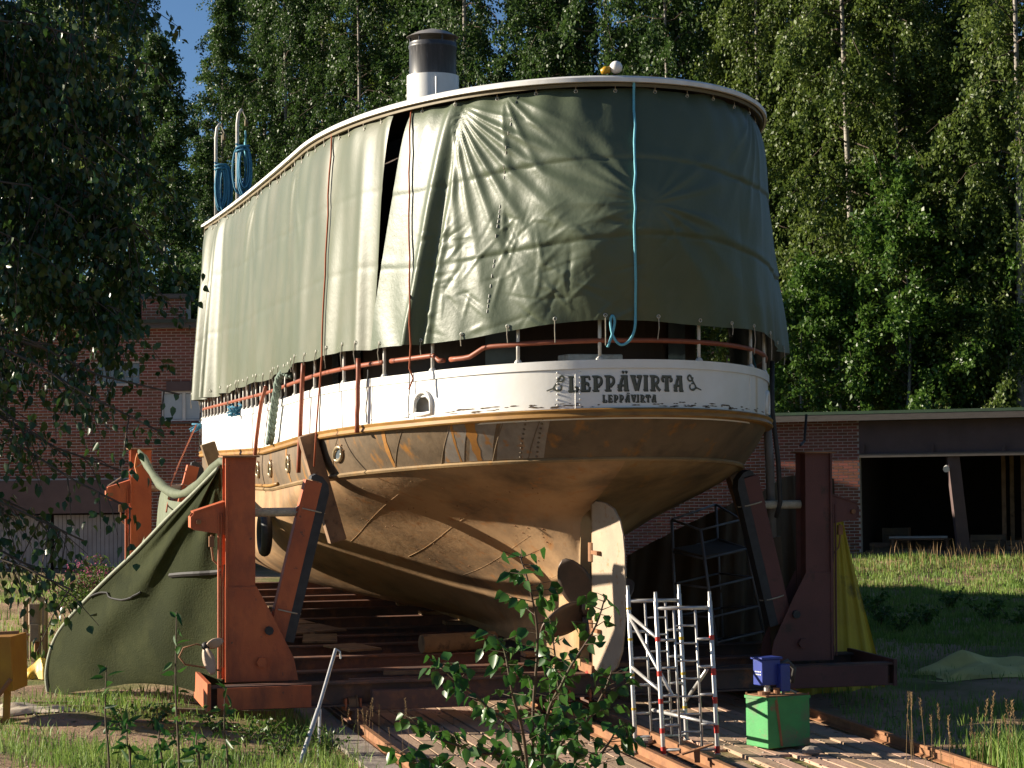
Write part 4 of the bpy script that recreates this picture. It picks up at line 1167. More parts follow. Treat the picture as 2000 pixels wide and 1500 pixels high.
# seam of the stern tarpaulin with pale stitching
i = int(np.argmin(np.abs(np.array([quarter_s(q) for q in np.linspace(-.635, 1.02, 420)]) + 2.05)))
for j in range(4, 146, 3):
    if random.random() < .6:
        a = Vector(TPs[i, j]); b = Vector(TPs[i, j + 2]); nrm = Vector((a.x - 4, a.y, 0)).normalized()
        MB().tube([a + nrm * .004, b + nrm * .004], .006, 4).build('stitch', M_eye, ts)
def side_px(px, py, dep): return at(px, py, dep)
SFi = SF.inverted()
# blue line hanging down over the stern tarpaulin
def on_stern(q, z, off): 
    t, y = WALE.pt(q, off); return SF @ Vector((t, y, z))
p = on_stern(-.055, zR(-2.2) + .20, -.02)
tag(MB().sphere(p, .082, 18).build('float_ball', M_white, smooth='all'), 'white ball float lying on the roof edge at the stern', 'float')
p2 = on_stern(-.075, zR(-2.2) + .16, -.02)
tag(MB().tube([p2 + Vector((-.08, 0, -.02)), p2 + Vector((-.03, 0, 0)), p2 + Vector((.03, 0, .01))], [.03, .05, .045], 10).build('yellow_float', mat('yellow_plastic', (.6, .33, .02), rough=.4), smooth='all'), 'small yellow float beside the white ball on the roof edge', 'float')
# red line at the tarpaulin gap and the one along the left side
def vline(name, px_list, rad, m, label, dep):
    pts = [at(px, py, d) for (px, py), d in zip(px_list, dep)]
    return tag(MB().tube(pts, rad, 6).build(name, m, smooth='all'), label, 'rope')
def tarp_world(TP, i, w, off=.05):
    j = int(w * (TP.shape[1] - 1)); p = Vector(TP[i, j]); nrm = Vector((p.x - 6, p.y * 3, 0)).normalized() if abs(p.y) < 2.9 else Vector((0, 1, 0))
    return SF @ (p + nrm * off)
def find_col(TP, px, w):
    j = int(w * (TP.shape[1] - 1)); best = (1e9, 0)
    for i in range(TP.shape[0]):
        p = SF @ Vector(TP[i, j]); x = 1000 + FPX * p.x / p.y
        if abs(x - px) < best[0]: best = (abs(x - px), i)
    return best[1]
def hang_on(TP, cols, name, rad, m, label, tail=()):
    pts = []
    for w in np.linspace(1, 0, 12):
        px = cols[0] + (cols[1] - cols[0]) * (1 - w); pts.append(tarp_world(TP, find_col(TP, px, w), w, .035))
    e = pts[-1]
    for d in tail: pts.append(e + Vector(d))
    p0 = pts[0] + Vector((0, 0, .12)); pts.insert(0, p0)
    return tag(MB().tube(pts, rad, 6).build(name, m, smooth='all'), label, 'rope')
pts = []
for w in np.linspace(.97, 0.02, 14): pts.append(tarp_world(TPs, find_col(TPs, 1247 - 3 * (1 - w), w), w, .025))
top = pts[0] + Vector((0, -.06, .17))
pts = [top + Vector((0, .35, .03)), top + Vector((0, .02, .02)), top + Vector((0, -.01, -.06))] + pts
end = pts[-1]
pts += smooth_poly([end + Vector(d) for d in ((0, -.02, -.02), (-.02, -.02, -.18), (-.09, -.02, -.31), (-.20, -.02, -.35), (-.29, -.02, -.24), (-.32, -.02, -.05), (-.29, -.02, .02), (-.265, -.02, -.06), (-.30, -.02, -.22), (-.36, -.02, -.38))], 36)[1:]
tag(MB().tube(pts, .017, 8).build('blue_line', M_rope_cyan, smooth='all'), 'thin pale blue rope hanging straight down over the stern tarpaulin', 'rope')
hang_on(TPs, (808, 803), 'red_line', .013, M_rope_red, 'thin red rope hanging beside the gap between the two tarpaulins', ((-.01, 0, -.15), (-.02, -.02, -.32), (.03, -.02, -.45), (-.03, -.02, -.6)))
hang_on(TPp, (655, 632), 'red_line', .014, M_rope_red, 'thin red rope hanging down the middle of the left side tarpaulin', ((-.03, -.02, -.4), (-.08, -.03, -1.0), (-.12, -.05, -1.6)))
# --- poles, fenders and ropes hanging on the port bulwark
def bul_world(px, k, off=.08):
    q = px_q(WALE, px, 3.4); t, y = WALE.pt(q, off)
    return SF @ Vector((t, y, zW(t) + (zT(t) - zW(t)) * k))
poles = [(533, 1.35, 505, -.85, 'curved red fender pole hanging nearest the bow end of the bulwark'), (608, 1.65, 598, -.75, 'straight red fender pole hanging in the middle of the left bulwark'), (716, 1.45, 712, -.10, 'short red fender pole hanging nearest the stern on the left bulwark')]
for x0, k0, x1, k1, lb in poles:
    pts = []
    for k in np.linspace(0, 1, 9):
        px = x0 + (x1 - x0) * (k if x0 != 533 else k ** .6); pts.append(bul_world(px, k0 + (k1 - k0) * k, .13))
    tag(MB().tube(pts, .034, 8).build('fender_pole', M_rail, smooth='all'), lb, 'pole', 'red fender poles on the bulwark')
pts = [bul_world(563, 1.45, -.04), bul_world(561, 1.6, .06), bul_world(557, 1.45, .11), bul_world(552, 1.0, .13), bul_world(547, .6, .13), bul_world(543, .2, .13), bul_world(540, .08, .13)]
hz = MB()
for a in range(3):      # three laid strands
    sp = []
    for i in range(41):
        k = i / 40 * (len(pts) - 1); j = min(int(k), len(pts) - 2); p = pts[j].lerp(pts[j + 1], k - j)
        an = i * .9 + a * 2.094; sp.append(p + Vector((math.cos(an) * .035, math.sin(an) * .035, math.sin(an) * .01)))
    hz.tube(sp, .04, 6)
tag(hz.build('mooring_rope', M_rope_green, smooth='all'), 'thick green grey mooring rope hung over the left bulwark', 'rope')
for k_, (px, k0, k1, r_, m, lb) in enumerate(((396, 1.5, .05, .016, M_black, 'dark line hanging down the white bulwark nearest the bow end'), (500, 1.5, -.9, .008, M_black, 'thin black line hanging left of the curved red fender pole'), (633, 1.55, .02, .010, M_black, 'thin dark strap hanging right of the straight red fender pole'), (806, 1.1, .1, .008, M_black, 'thin black wire looped on the bulwark left of the fairlead'), (724, 1.2, .1, .010, M_black, 'dark line beside the short red fender pole'))):
    tag(MB().tube([bul_world(px - 3 * k, k0 + (k1 - k0) * k, .05 + .03 * (k % .4)) for k in np.linspace(0, 1, 10)], r_, 5).build('hanging_line', m), lb, 'line')
for px, k, n, lb in ((470, 1.12, 5, 'tangle of blue rope lying on the left bulwark rail'), (384, .9, 3, 'short end of blue rope at the bow end of the bulwark')):
    c = bul_world(px, k, .06); pts = []
    for i in range(n * 8):
        a = i * .8; pts.append(c + Vector((.16 * math.sin(a * .9) + .04 * math.sin(a * 3), .06 * math.cos(a * 1.3), -.14 * abs(math.sin(a * .37)) + .05 * math.cos(a * 1.7))))
    tag(MB().tube(pts, .022, 6).build('blue_rope_tangle', M_rope_blue, smooth='all'), lb, 'rope')
# ropes hanging on the davits
for (t, y, h), drop, lb in (((18.1, 3.05, 2.15), 1.05, 'coil of blue rope hanging on the davit nearest the bow'), ((15.6, 2.9, 2.15), .55, 'thick coil of blue rope hanging high on the second davit')):
    e = thing('rope_coil', lb, 'rope', tuple(SF @ Vector((t - .12, y - .1, zR(t) + .3))))
    zc = zR(t) + h - (.75 if drop > 1 else .62)
    for i in range(9):
        w = .06 + .035 * rr.random(); dpt = (1.05 if drop > 1 else 1.0) * rr.uniform(.8, 1.05); dx, dy = rr.normal(0, .05), rr.normal(0, .05)
        loop = [Vector((t - .12 + dx + .3 * w * math.sin(a), y - .12 + dy + w * math.sin(a) * 1.4, zc - dpt * (.5 - .5 * math.cos(a)))) for a in np.linspace(0, 2 * math.pi, 17)]
        MB().tube([SF @ p for p in loop], .022, 6).build('rope_loop', M_rope_blue, e, smooth='all')
    wr_ = [SF @ Vector((t - .1 + .12 * math.cos(a), y - .1 + .13 * math.sin(a), zc - .12 + .012 * a)) for a in np.linspace(0, 14, 40)]
    MB().tube(wr_, .022, 6).build('rope_turns', M_rope_blue, e, smooth='all')
a = SF @ Vector((18.2, 2.4, zR(18) + 1.95)); b = SF @ Vector((15.45, 2.75, zR(15.5) + 1.85))
tag(MB().tube([a.lerp(b, k) + Vector((0, 0, -.75 * math.sin(k * math.pi) ** .8)) for k in np.linspace(0, 1, 14)], .018, 6).build('slack_line', M_rope_cyan, smooth='all'), 'slack pale line slung between the two davits', 'rope')
# tyre fender low on the port side
c = SF @ Vector((8.0, 3.42, 1.55))
tag(MB().grid([[Vector((c.x, c.y, c.z)) + (Vector((-prt.y, prt.x, 0)) * math.cos(u) + Vector((0, 0, 1)) * math.sin(u)) * (.31 + .095 * math.cos(v)) + prt * (.095 * math.sin(v)) for v in np.linspace(0, 2 * math.pi, 13)] for u in np.linspace(0, 2 * math.pi, 33)]).build('tyre_fender', M_rubber, smooth='all'), 'black tyre hung as a fender between the left post and the hull', 'tyre')

# ---------------------------------------------------------------- slipway cradle, rails, planking
cr = thing('slipway_cradle', 'rust red steel slipway cradle with tall posts carrying the ship', 'cradle', frame=FR)
def hbeam(name, a, b, w, h, m, parent=cr):
    """H section between two points in the slipway frame"""
    a, b = Vector(a), Vector(b); mb = MB(); th_ = .025
    d = (b - a).normalized(); x = d.cross(Vector((0, 0, 1))).normalized()
    for s in (-1, 1): mb.bar(a + Vector((0, 0, s * (h / 2 - th_ / 2))), b + Vector((0, 0, s * (h / 2 - th_ / 2))), w, th_)
    mb.bar(a, b, .03, h - 2 * th_ - .002)
    return mb.build(name, m, parent)
BT = .60      # beam top
for t, m in ((.2, M_beam), (1.55, M_beam)):
    hbeam('cross_beam', (t, 5.25, BT - .16), (t, -4.55, BT - .16), .24, .32, m)
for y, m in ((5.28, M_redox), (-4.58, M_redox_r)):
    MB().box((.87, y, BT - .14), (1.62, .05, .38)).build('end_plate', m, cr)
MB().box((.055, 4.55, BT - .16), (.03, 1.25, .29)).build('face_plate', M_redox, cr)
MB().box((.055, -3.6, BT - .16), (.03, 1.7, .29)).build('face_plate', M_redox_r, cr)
MB().box((-.02, 2.45, BT - .23), (.18, 1.35, .26)).build('beam_stub', M_beam, cr, bevel=.01)
hbeam('cross_beam', (.62, 3.3, BT - .12), (.62, -3.2, BT - .12), .16, .2, M_beam)
for t in (3.4, 5.0, 6.4, 7.6, 9.6, 11.6, 13.2, 14.6, 16.5, 18.5):
    hbeam('cross_beam', (t, 4.9, BT - .14), (t, -4.4, BT - .14), .22, .26, M_beam)
for y in (3.35, .42, -.08, -2.92):
    hbeam('long_beam', (-.1, y, BT - .43), (19, y, BT - .43), .18, .2, M_beam)
for t in (.2, 1.55, 5.0, 9.6, 13.2, 18.5):
    for y in (3.35, .42, -.08, -2.92):
        w = MB().lathe([(.05, -.07), (.15, -.07), (.15, -.05), (.13, -.045), (.13, .06), (.05, .06)], (t, y, .27), 18, 'Y').build('wheel', M_rust, cr, smooth=True)
        for s in (-1, 1): MB().box((t, y + s * .1, .30), (.26, .03, .16)).build('wheel_cheek', M_redox, w)
for t in (.7, 2.4, 5.0, 7.6, 9.6, 11.6, 13.2, 14.6, 16.5, 18.5, 20):
    MB().box((t, 0, BT + .033), (.3, .7, .062)).build('keel_block', M_wood, cr, bevel=.01)
    if t in (2.4, 20): MB().box((t, 0, BT - .3), (.3, .7, .55)).build('keel_block', M_wood, cr)
def post(t, y, m, s, top=3.62, detail=True, capm=None):
    """side post; s=+1 port, -1 starboard"""
    base = BT + .0
    p = MB()
    p.box((t - .17, y, (base + top) / 2), (.03, .40, top - base)); p.box((t + .17, y, (base + top) / 2), (.03, .40, top - base))
    for k in (-.12, .12): p.box((t, y + k, (base + top) / 2), (.31, .03, top - base - .02))
    for k in (.19, ): p.box((t - .2, y + s * k, (base + top) / 2), (.05, .03, top - base)); 
    col_ = p.build('post', m, cr)
    MB().box((t - .02, y, top + .014), (.5, .5, .022)).build('cap_plate', M_rust, col_)
    # gusset plates at the foot, wide towards the ship
    gp = [(y + s * .21, base), (y - s * .78, base), (y - s * .72, base + .3), (y - s * .42, base + .9), (y - s * .21, base + 1.28), (y + s * .21, base + 1.28)]
    for tt in (t - .20, t + .20):
        MB().prism([(a, b) for a, b in gp], .02, Matrix(((0, 0, 1, tt), (1, 0, 0, 0), (0, 1, 0, 0), (0, 0, 0, 1)))).build('gusset', m, col_)
    MB().lathe([(.075, -.27), (.075, -.2)], (t, y - s * .28, base + .26), 6, 'X').build('bolt', m, col_)
    MB().lathe([(.06, -.265), (.06, -.2)], (t, y - s * .38, base + .68), 8, 'X').build('bolt', M_rubber, col_)
    # outboard bracket
    bz = top - .72
    for tt in (t - .13, t + .13):
        MB().prism([(y + s * .2, bz + .12), (y + s * .62, bz - .02), (y + s * .66, bz - .08), (y + s * .66, bz - .2), (y + s * .62, bz - .25), (y + s * .2, bz - .32)], .022, Matrix(((0, 0, 1, tt), (1, 0, 0, 0), (0, 1, 0, 0), (0, 0, 0, 1)))).build('bracket', m, col_)
    MB().bar((t, y + s * .2, bz + .125), (t, y + s * .63, bz - .012), .32, .02).build('bracket_top', m, col_)
    MB().bar((t, y + s * .655, bz - .07), (t, y + s * .655, bz - .22), .30, .02).build('bracket_end', m, col_)
    MB().tube([(t - .19, y + s * .56, bz - .14), (t + .19, y + s * .56, bz - .14)], .035, 10).build('bracket_pin', M_rust, col_)
    MB().tube([(t - .1, y + s * .38, bz - .32), (t - .1, y + s * .38, bz - .5), (t - .1, y + s * .36, bz - .66), (t - .12, y + s * .26, bz - .76), (t - .15, y + s * .21, bz - .72), (t - .17, y + s * .23, bz - .95), (t - .17, y + s * .235, .8)], .014, 6).build('hydraulic_hose', M_rust, col_)
    MB().box((t - .1, y + s * .38, bz - .41), (.06, .07, .14)).build('valve', M_rust, col_)
    for k in (.25, .29): MB().tube([(t - .14, y + s * k, base + .05), (t - .14, y + s * k, top - .75)], .016, 6).build('pipe', m, col_)
    # screw jack towards the ship and swinging arm with rubber pad
    jz = bz - .03
    MB().tube([(t, y - s * .21, jz), (t, y - s * .82, jz)], .062, 14).build('jack_sleeve', M_rope_pale, col_, smooth=True)
    MB().lathe([(.11, -.06), (.11, .06)], (t, y - s * .88, jz), 14, 'X').build('jack_eye', m, col_)
    a = Vector((t, y - s * .50, base + .55)); b = Vector((t, y - s * 1.02, jz + .42))
    arm = MB().bar(a, b, .24, .22, up=(1, 0, 0)).build('swing_arm', m, cr, bevel=.01)
    d = (b - a).normalized(); nrm = Vector((0, -s * d.z, s * d.y * 1.0)); nrm = Vector((0, -s * abs(d.z), -abs(d.y)))
    pad = MB(); pad.bar(a + nrm * .16, b + nrm * .16, .26, .10, up=(1, 0, 0)); 
    pad2 = MB(); rows_ = []
    for q in np.linspace(0, 1, 2): rows_.append(0)
    pad = MB()
    pp = [a + nrm * .112 + d * .0, a + nrm * .24, b + nrm * .24 - d * .12, b + nrm * .2 + d * .0, b + nrm * .1 + d * .08, b + d * .10, b - nrm * .05 + d * .06, b - nrm * .05 + d * .012, b + nrm * .112 + d * .012]
    pad.prism([(p.y, p.z) for p in pp], .22, Matrix(((0, 0, 1, t), (1, 0, 0, 0), (0, 1, 0, 0), (0, 0, 0, 1))))
    pad.build('rubber_pad', M_rubber, arm)
    for k in (.18, .82):
        c_ = a.lerp(b, k) + nrm * .06; ring = [c_ + Vector((.15 * math.cos(u), 0, 0)) + nrm * (.2 * math.sin(u)) for u in np.linspace(0, 2 * math.pi, 13)]
        MB().tube(ring, .010, 5).build('pad_lashing', M_rope_pale, arm)
    return col_
post(.75, 4.80, M_redox, 1)
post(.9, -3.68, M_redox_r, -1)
post(13.2, 5.10, M_redox, 1)
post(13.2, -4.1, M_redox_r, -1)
# rails
for y, lb in ((3.35, 'rusty rail on a concrete edge, leftmost of the slipway rails'), (.42, 'rusty slipway rail, left one of the close middle pair'), (-.08, 'rusty slipway rail, right one of the close middle pair'), (-2.92, 'rusty slipway rail at the right beside the tall grass')):
    poly = [(-.065, .0), (.065, .0), (.065, .012), (.012, .03), (.012, .095), (.034, .105), (.034, .14), (-.034, .14), (-.034, .105), (-.012, .095), (-.012, .03), (-.065, .012)]
    mb = MB(); n = len(poly)
    mb.add([(-7.5, y + a, b - .018) for a, b in poly] + [(20, y + a, b - .018) for a, b in poly], [tuple(range(n)), tuple(range(2 * n - 1, n - 1, -1))] + [(i, n + i, n + (i + 1) % n, (i + 1) % n) for i in range(n)])
    tag(mb.build('slipway_rail', M_rust, frame=FR), lb, 'rail', 'slipway rails')
M_plank = mat('sandy_planks', (0.45, 0.30, 0.205), (0.34, 0.215, 0.145), rough=.9, scale=2.5, stretch=(.5, 3, 3), c3=(.42, .29, .2), thr=.55, scale3=1.2, soft3=.12, objrand=.25, bump=.008, bscale=14)
M_conc = mat('old_concrete', (0.34, 0.29, 0.24), (0.24, 0.2, 0.165), rough=.95, scale=3, bump=.01, bscale=18)
dk = MB().box((6, .25, -.105), (27.4, 6.9, .11)).build('slipway_bed', M_ground, frame=FR); dk['kind'] = 'structure'
pl_me = {}
y = -2.78
while y < 3.2:
    w = random.uniform(.17, .23); t = -7.4 + random.uniform(0, 1.5)
    if not any(abs(y + w / 2 - r_) < .13 + w / 2 - .02 for r_ in (.42, -.08)):
        while t < 13:
            ln = random.uniform(2.6, 4.2)
            if random.random() < .95:
                z = random.uniform(-.045, -.025); tl = random.uniform(-.004, .004)
                MB().box((t + ln / 2, y + w / 2, z), (ln - .02, w - random.uniform(.012, .03), .05), Matrix.Rotation(tl, 3, 'Y') @ Matrix.Rotation(random.uniform(-.02, .02), 3, 'X')).build('plank', M_plank, dk, bevel=.006)
            t += ln
    y += w
MB().box((6, 3.62, -.09), (27.4, .38, .2)).build('concrete_edge', M_conc, dk)
# timber props leaning on the hull
def timber(a, b, w, h, label, name='timber_prop'):
    return tag(MB().bar(a, b, w, h, up=(1, 0, 0)).build(name, M_wood, frame=FR, bevel=.012), label, 'timber', 'timber props against the hull')
timber((2.9, 3.52, 3.92), (2.9, 3.06, 2.34), .25, .25, 'weathered square timber prop leaning on the left side of the hull')
timber((11.0, 4.05, 3.75), (11.0, 3.62, 2.4), .26, .26, 'timber prop at the bow end seen beside the far red post')
timber((1.9, -2.75, 3.4), (1.2, -3.35, .95), .16, .22, 'dark timber prop under the right side of the hull')
# ---------------------------------------------------------------- green shade net on the left posts
M_net = mat('green_shade_net', (0.034, 0.042, 0.012), (0.024, 0.031, 0.009), rough=.85, scale=1.2, bump=.016, bscale=38, c3=(.052, .06, .02), thr=.6, scale3=1.1, soft3=.1, transl=.35, spec=.2)
rim = [at(428, 913, 28.05), at(380, 962, 28.4), at(330, 1010, 28.8), at(265, 1078, 29.4), at(215, 1125, 29.8), at(170, 1170, 30.2), at(135, 1208, 30.5), at(112, 1240, 30.7), at(98, 1275, 30.85), at(91, 1320, 30.95), at(97, 1366, 31.0)]
def polyl(P, k):
    x = k * (len(P) - 1); i = min(int(x), len(P) - 2); return P[i].lerp(P[i + 1], x - i)
nu, nv = 70, 60
Rm = smooth_poly(rim, nu)
inn = smooth_poly([at(430, 915, 28.0), at(436, 1020, 28.0), at(437, 1150, 28.05), at(436, 1270, 28.1), at(432, 1372, 28.15)], nu)
bot = smooth_poly([rim[-1], at(140, 1352, 30.5), at(190, 1346, 30.1), at(260, 1335, 29.6), at(340, 1340, 29.0), at(400, 1358, 28.5), at(432, 1372, 28.15)], nv)
rows_ = []
for i in range(nu):
    u = i / (nu - 1); row = []
    for j in range(nv):
        v = j / (nv - 1)
        p = Rm[i].lerp(inn[i], v)
        lin = Rm[-1].lerp(inn[-1], v)
        p = p + (bot[j] - lin) * u ** 3
        r_ = math.hypot(u, .2); fold = .10 * math.sin(v * 16 + u * 5) + .05 * math.sin(v * 29 - u * 9) * (1 - u)  + .06 * math.exp(-((u - .75) / .1) ** 2) * math.sin(v * 11); fold = fold * (1 - u) ** .5 * math.sin(v * math.pi) + .16 * math.sin(v * math.pi) * math.sin(u * 2.6) + .05 * math.sin(v * 9 - u * 7) * u * (1 - v)
        row.append(p + Vector((.15 * fold, -fold, .3 * fold * v * (1 - v))))
    rows_.append(row)
net = MB().grid(rows_).build('shade_net', M_net, smooth='all'); tag(net, 'large dark green shade net stretched from the near red post down to the ground', 'net')
MB().tube([p + Vector((0, -.015, 0)) for p in Rm], .03, 7).build('hem', mat('sun_tinted_hem', (.30, .32, .24), (.22, .24, .17), rough=.7, scale=10, bump=.006, bscale=40), net, smooth='all')  # pale rim colour stands for the sunlit edge of the net
ch_ = []
for k in np.linspace(0, 1, 16):
    i = int((.50 + .02 * k) * (nu - 1)); j = int((.02 + .42 * k) * (nv - 1)); p = Vector(rows_[i][j]); ch_.append(p + Vector((0, -.03, .05 * math.sin(k * 7))))
MB().tube(ch_, .014, 5).build('lacing', M_black, net)
i = int(.44 * (nu - 1))
MB().tube([Vector(rows_[int(.435 * nu)][int(k * nv)]) + Vector((0, -.03, 0)) for k in np.linspace(.58, .98, 10)], .035, 6).build('dark_batten', M_black, net)
roll = [F(12.9, 5.15, 3.60)] + [F(12.9 - 11.9 * k, 5.1 - .15 * k, 3.55 - .62 * math.sin(math.pi * min(1, k * 1.05)) ** .9 + .02 * k) for k in np.linspace(.03, .97, 15)] + [F(.85, 4.93, 3.52)]
M_net2 = mat('pale_net_cloth', (0.20, 0.23, 0.15), (0.13, 0.155, 0.10), rough=.7, scale=1.2, stretch=(3, 3, .4), bump=.01, bscale=12, transl=.25)
rl = MB().tube(roll, [.03] + [.078 + .01 * math.sin(i * 2.1) + .01 * math.sin(i * 5.3) for i in range(15)] + [.04], 10).build('rolled_net', mat('rolled_green_cloth', (.115, .135, .08), (.085, .10, .06), rough=.75, scale=4, bump=.012, bscale=16), smooth='all')
tag(rl, 'rolled green cloth slung between the tops of the two left posts', 'cloth roll')
rows_ = []
for i in range(60):
    k = i / 59; t_ = 12.8 - 8.5 * k
    a = F(t_, 5.05, (3.42 - .6 * math.sin(math.pi * min(1, (12.9 - t_) / 12)) ** .9) * (1 - .42 * float(sstep((t_ - 9.3) / .9)))); b = F(t_ - .2, 5.2 + .25 * math.sin(k * 30), .12 + 1.6 * max(0, (k - .8) / .2) ** 1.5)  # low far end is unseen, added to shade the keel
    rows_.append([a.lerp(b, w) + prt * (.11 * math.sin(k * 52) * w ** .5 + .05 * math.sin(k * 23 + w * 3)) for w in np.linspace(0, 1, 16)])
tag(MB().grid(rows_).build('hanging_cloth', M_net2, smooth='all'), 'pleated pale green cloth hanging behind the near red post, its unseen far end added for shade', 'cloth')
tag(MB().tube([F(13.05, 5.0, 3.62), F(12.95, 5.15, 3.6), F(12.9, 5.2, 3.45), F(12.92, 5.22, 3.3), F(12.85, 5.18, 3.12)], .022, 6).build('orange_rope', mat('orange_rope', (.55, .16, .03), rough=.7)), 'orange rope end tied at the top of the far red post', 'rope')
tag(MB().tube([F(12.9, 5.1, 3.35), F(13.2, 5.72, 2.92)], .012, 5).build('stay_line', M_rope_pale), 'pale line from the far post top down to its bracket', 'rope')
tag(MB().tube([at(383, 830, 44.5), at(352, 900, 42), at(334, 945, 37), at(325, 1000, 33.5)], .014, 5).build('red_line', M_rope_red), 'thin red line running down from the bow end of the ship', 'rope')

# ---------------------------------------------------------------- alloy scaffold tower
M_alu = mat('dull_aluminium', (0.55, 0.54, 0.52), (0.40, 0.39, 0.38), rough=.38, metal=.55, scale=9, spec=.5)
M_redp = mat('red_paint_mark', (0.5, 0.03, 0.02), (0.38, 0.03, 0.02), rough=.5, scale=20)
M_yelp = mat('yellow_paint_mark', (0.5, 0.33, 0.03), (0.4, 0.26, 0.03), rough=.5, scale=20)
def gz(p): return float(ground(p.x, p.y))
fl, fr_ = at(1296, 1468, 25.3), at(1402, 1468, 25.35)
bl_, br_ = at(1241, 1436, 26.35), at(1341, 1432, 26.5)
for p in (fl, fr_, bl_, br_): p.z = (SLOPE * ((p.x - O0.x) * -math.sin(AX) + (p.y - O0.y) * math.cos(AX))) - .005
sct = thing('scaffold_tower', 'narrow aluminium scaffold tower with red and yellow marks beside the rudder', 'scaffold', tuple((fl + br_) / 2))
lean = Vector((-.035, 0, 1.0))
def sframe(a, b, hgt, pm):
    fm = None
    wm = .045 if pm is M_redp else .022
    for p in (a, b):
        lg = MB().tube([p, p + lean * (hgt - .06), p + lean * (hgt - .05), p + lean * (hgt + .06)], [.028, .028, .021, .021], 12).build('leg', M_alu, sct, smooth=True)
        for z in (.30, .66, 1.0, 1.42) if pm is M_redp else (.42, .85, 1.3, 1.7):
            MB().tube([p + lean * (z - wm * random.uniform(.5, 1.1)), p + lean * (z + wm * random.uniform(.5, 1.3))], .0315, 12).build('paint_mark', pm, lg, smooth=True)
        if pm is M_redp: MB().tube([p + lean * .01, p + lean * .10], .0315, 12).build('paint_mark', pm, lg, smooth=True)
        MB().lathe([(.045, -.0), (.045, .012)], p, 10).build('foot', M_alu, lg)
    d = b - a
    def H_(z, k0, k1, r=.021): return MB().tube([a + d * k0 + lean * z, a + d * k1 + lean * z], r, 8).build('ledger', M_alu, sct, smooth='all')
    H_(.06, 0, 1); H_(hgt - .14, 0, 1, .024)
    for k in (.32, .72):
        MB().tube([a + d * k + lean * .06, a + d * k + lean * (hgt - .14)], .016, 8).build('ladder_stile', M_alu, sct, smooth='all')
    for i in range(7): H_(.06 + (hgt - .2) * (i + 1) / 8, .32, .72, .012).name = 'rung'
    for z in (.36, .72, 1.06, 1.40): H_(z, 0, .32, .019); H_(z + .01, .72, 1, .019)
sframe(fl, fr_, 1.93, M_redp); sframe(bl_, br_, 1.93, M_yelp)
for a, b in ((fl + lean * 1.42, bl_ + lean * 1.62), (fl + lean * .78, bl_ + lean * .95), (fl.lerp(fr_, .22) + lean * .72, bl_ + lean * 1.60), (fr_ + lean * 1.03 - (fr_ - fl) * .12, br_ + lean * .48), (fr_ + lean * .36, bl_.lerp(br_, .35) + lean * .40)):
    MB().tube([a, b], .023, 10).build('brace', M_alu, sct, smooth='all')
# steel bracket lying on the rail in front, loose steel and stones
p = F(-4.35, .1, .13)
br2 = MB().box(p + Vector((.02, 0, .09)), (.42, .09, .02), Matrix.Rotation(-.25, 3, 'Y') @ Matrix.Rotation(.3, 3, 'Z')).box(p + Vector((.02, 0, .02)), (.07, .07, .16)).build('steel_bracket', M_rust, bevel=.004)
tag(br2, 'rusty steel bracket standing on the middle rail in front of the scaffold', 'bracket')
tag(MB().prism([(-.12, -.07), (.1, -.09), (.16, 0), (.06, .08), (-.13, .07)], .015, Matrix.Translation(F(-5.0, .62, .0)) @ Matrix.Rotation(.4, 4, 'Z')).build('steel_plate', mat('orange_plate', (.45, .2, .05), rough=.7)), 'orange steel plate lying by the middle rails at the bottom edge', 'plate')
# ---------------------------------------------------------------- green tank with blue pump
M_green = mat('green_paint', (0.055, 0.29, 0.085), (0.045, 0.23, 0.07), rough=.6, scale=5, bump=.003, bscale=30, c4=(.12, .17, .09), thr4=.58, scale4=2.5, c3=(.22, .13, .07), thr=.63, scale3=4, soft3=.05)
M_blue = mat('blue_paint', (0.03, 0.05, 0.27), (0.022, 0.04, 0.2), rough=.4, scale=4)
base = at(1520, 1449, 25.9); base.z = F(0, 0, 0).z + SLOPE * (base.y - O0.y) - .0
tk = thing('oil_tank', 'bright green steel tank with rusty top beside the scaffold tower', 'tank', tuple(base))
rt = Matrix.Rotation(R(28), 3, 'Z'); W_, D_, H_ = .64, .48, .63
MB().box(base + Vector((0, 0, H_ / 2)), (W_, D_, H_), rt).build('tank_body', M_green, tk, bevel=.012)
MB().box(base + Vector((0, 0, H_ + .006)), (W_ - .02, D_ - .02, .012), rt).build('rusty_lid', M_rust, tk)
def tl(x, y, z): return base + rt @ Vector((x, y, z))
for x0, y0, x1, y1 in ((-1, -1, 1, -1), (1, -1, 1, 1), (1, 1, -1, 1), (-1, 1, -1, -1)):
    MB().bar(tl(x0 * W_ / 2, y0 * D_ / 2, H_ - .02), tl(x1 * W_ / 2, y1 * D_ / 2, H_ - .02), .03, .035).build('top_flange', M_green, tk)
    MB().tube([tl(x0 * W_ / 2 * .96, y0 * D_ / 2 * .96, H_ - .01), tl(x0 * W_ / 2 * .96, y0 * D_ / 2 * .96, H_ + .03)], .015, 6).build('bolt', M_rust, tk)
MB().tube([tl(W_ / 2 - .02, -.08, H_ * .7), tl(W_ / 2 + .05, -.08, H_ * .7), tl(W_ / 2 + .05, .08, H_ * .7), tl(W_ / 2 - .02, .08, H_ * .7)], .012, 6).build('handle', M_rust, tk)
MB().bar(tl(-.12, -D_ / 2 - .008, .02), tl(-.2, -D_ / 2 - .008, H_), .03, .01, up=(0, 1, 0)).build('drip_strip', M_rust, tk)
MB().tube([tl(.18, .08, H_ + .01), tl(.18, .08, H_ + .1)], .06, 14).build('filler_neck', M_green, tk, smooth=True)
MB().tube([tl(.18, .08, H_ + .1), tl(.18, .08, H_ + .16)], .065, 14).build('filler_cap', M_alu, tk, smooth=True)
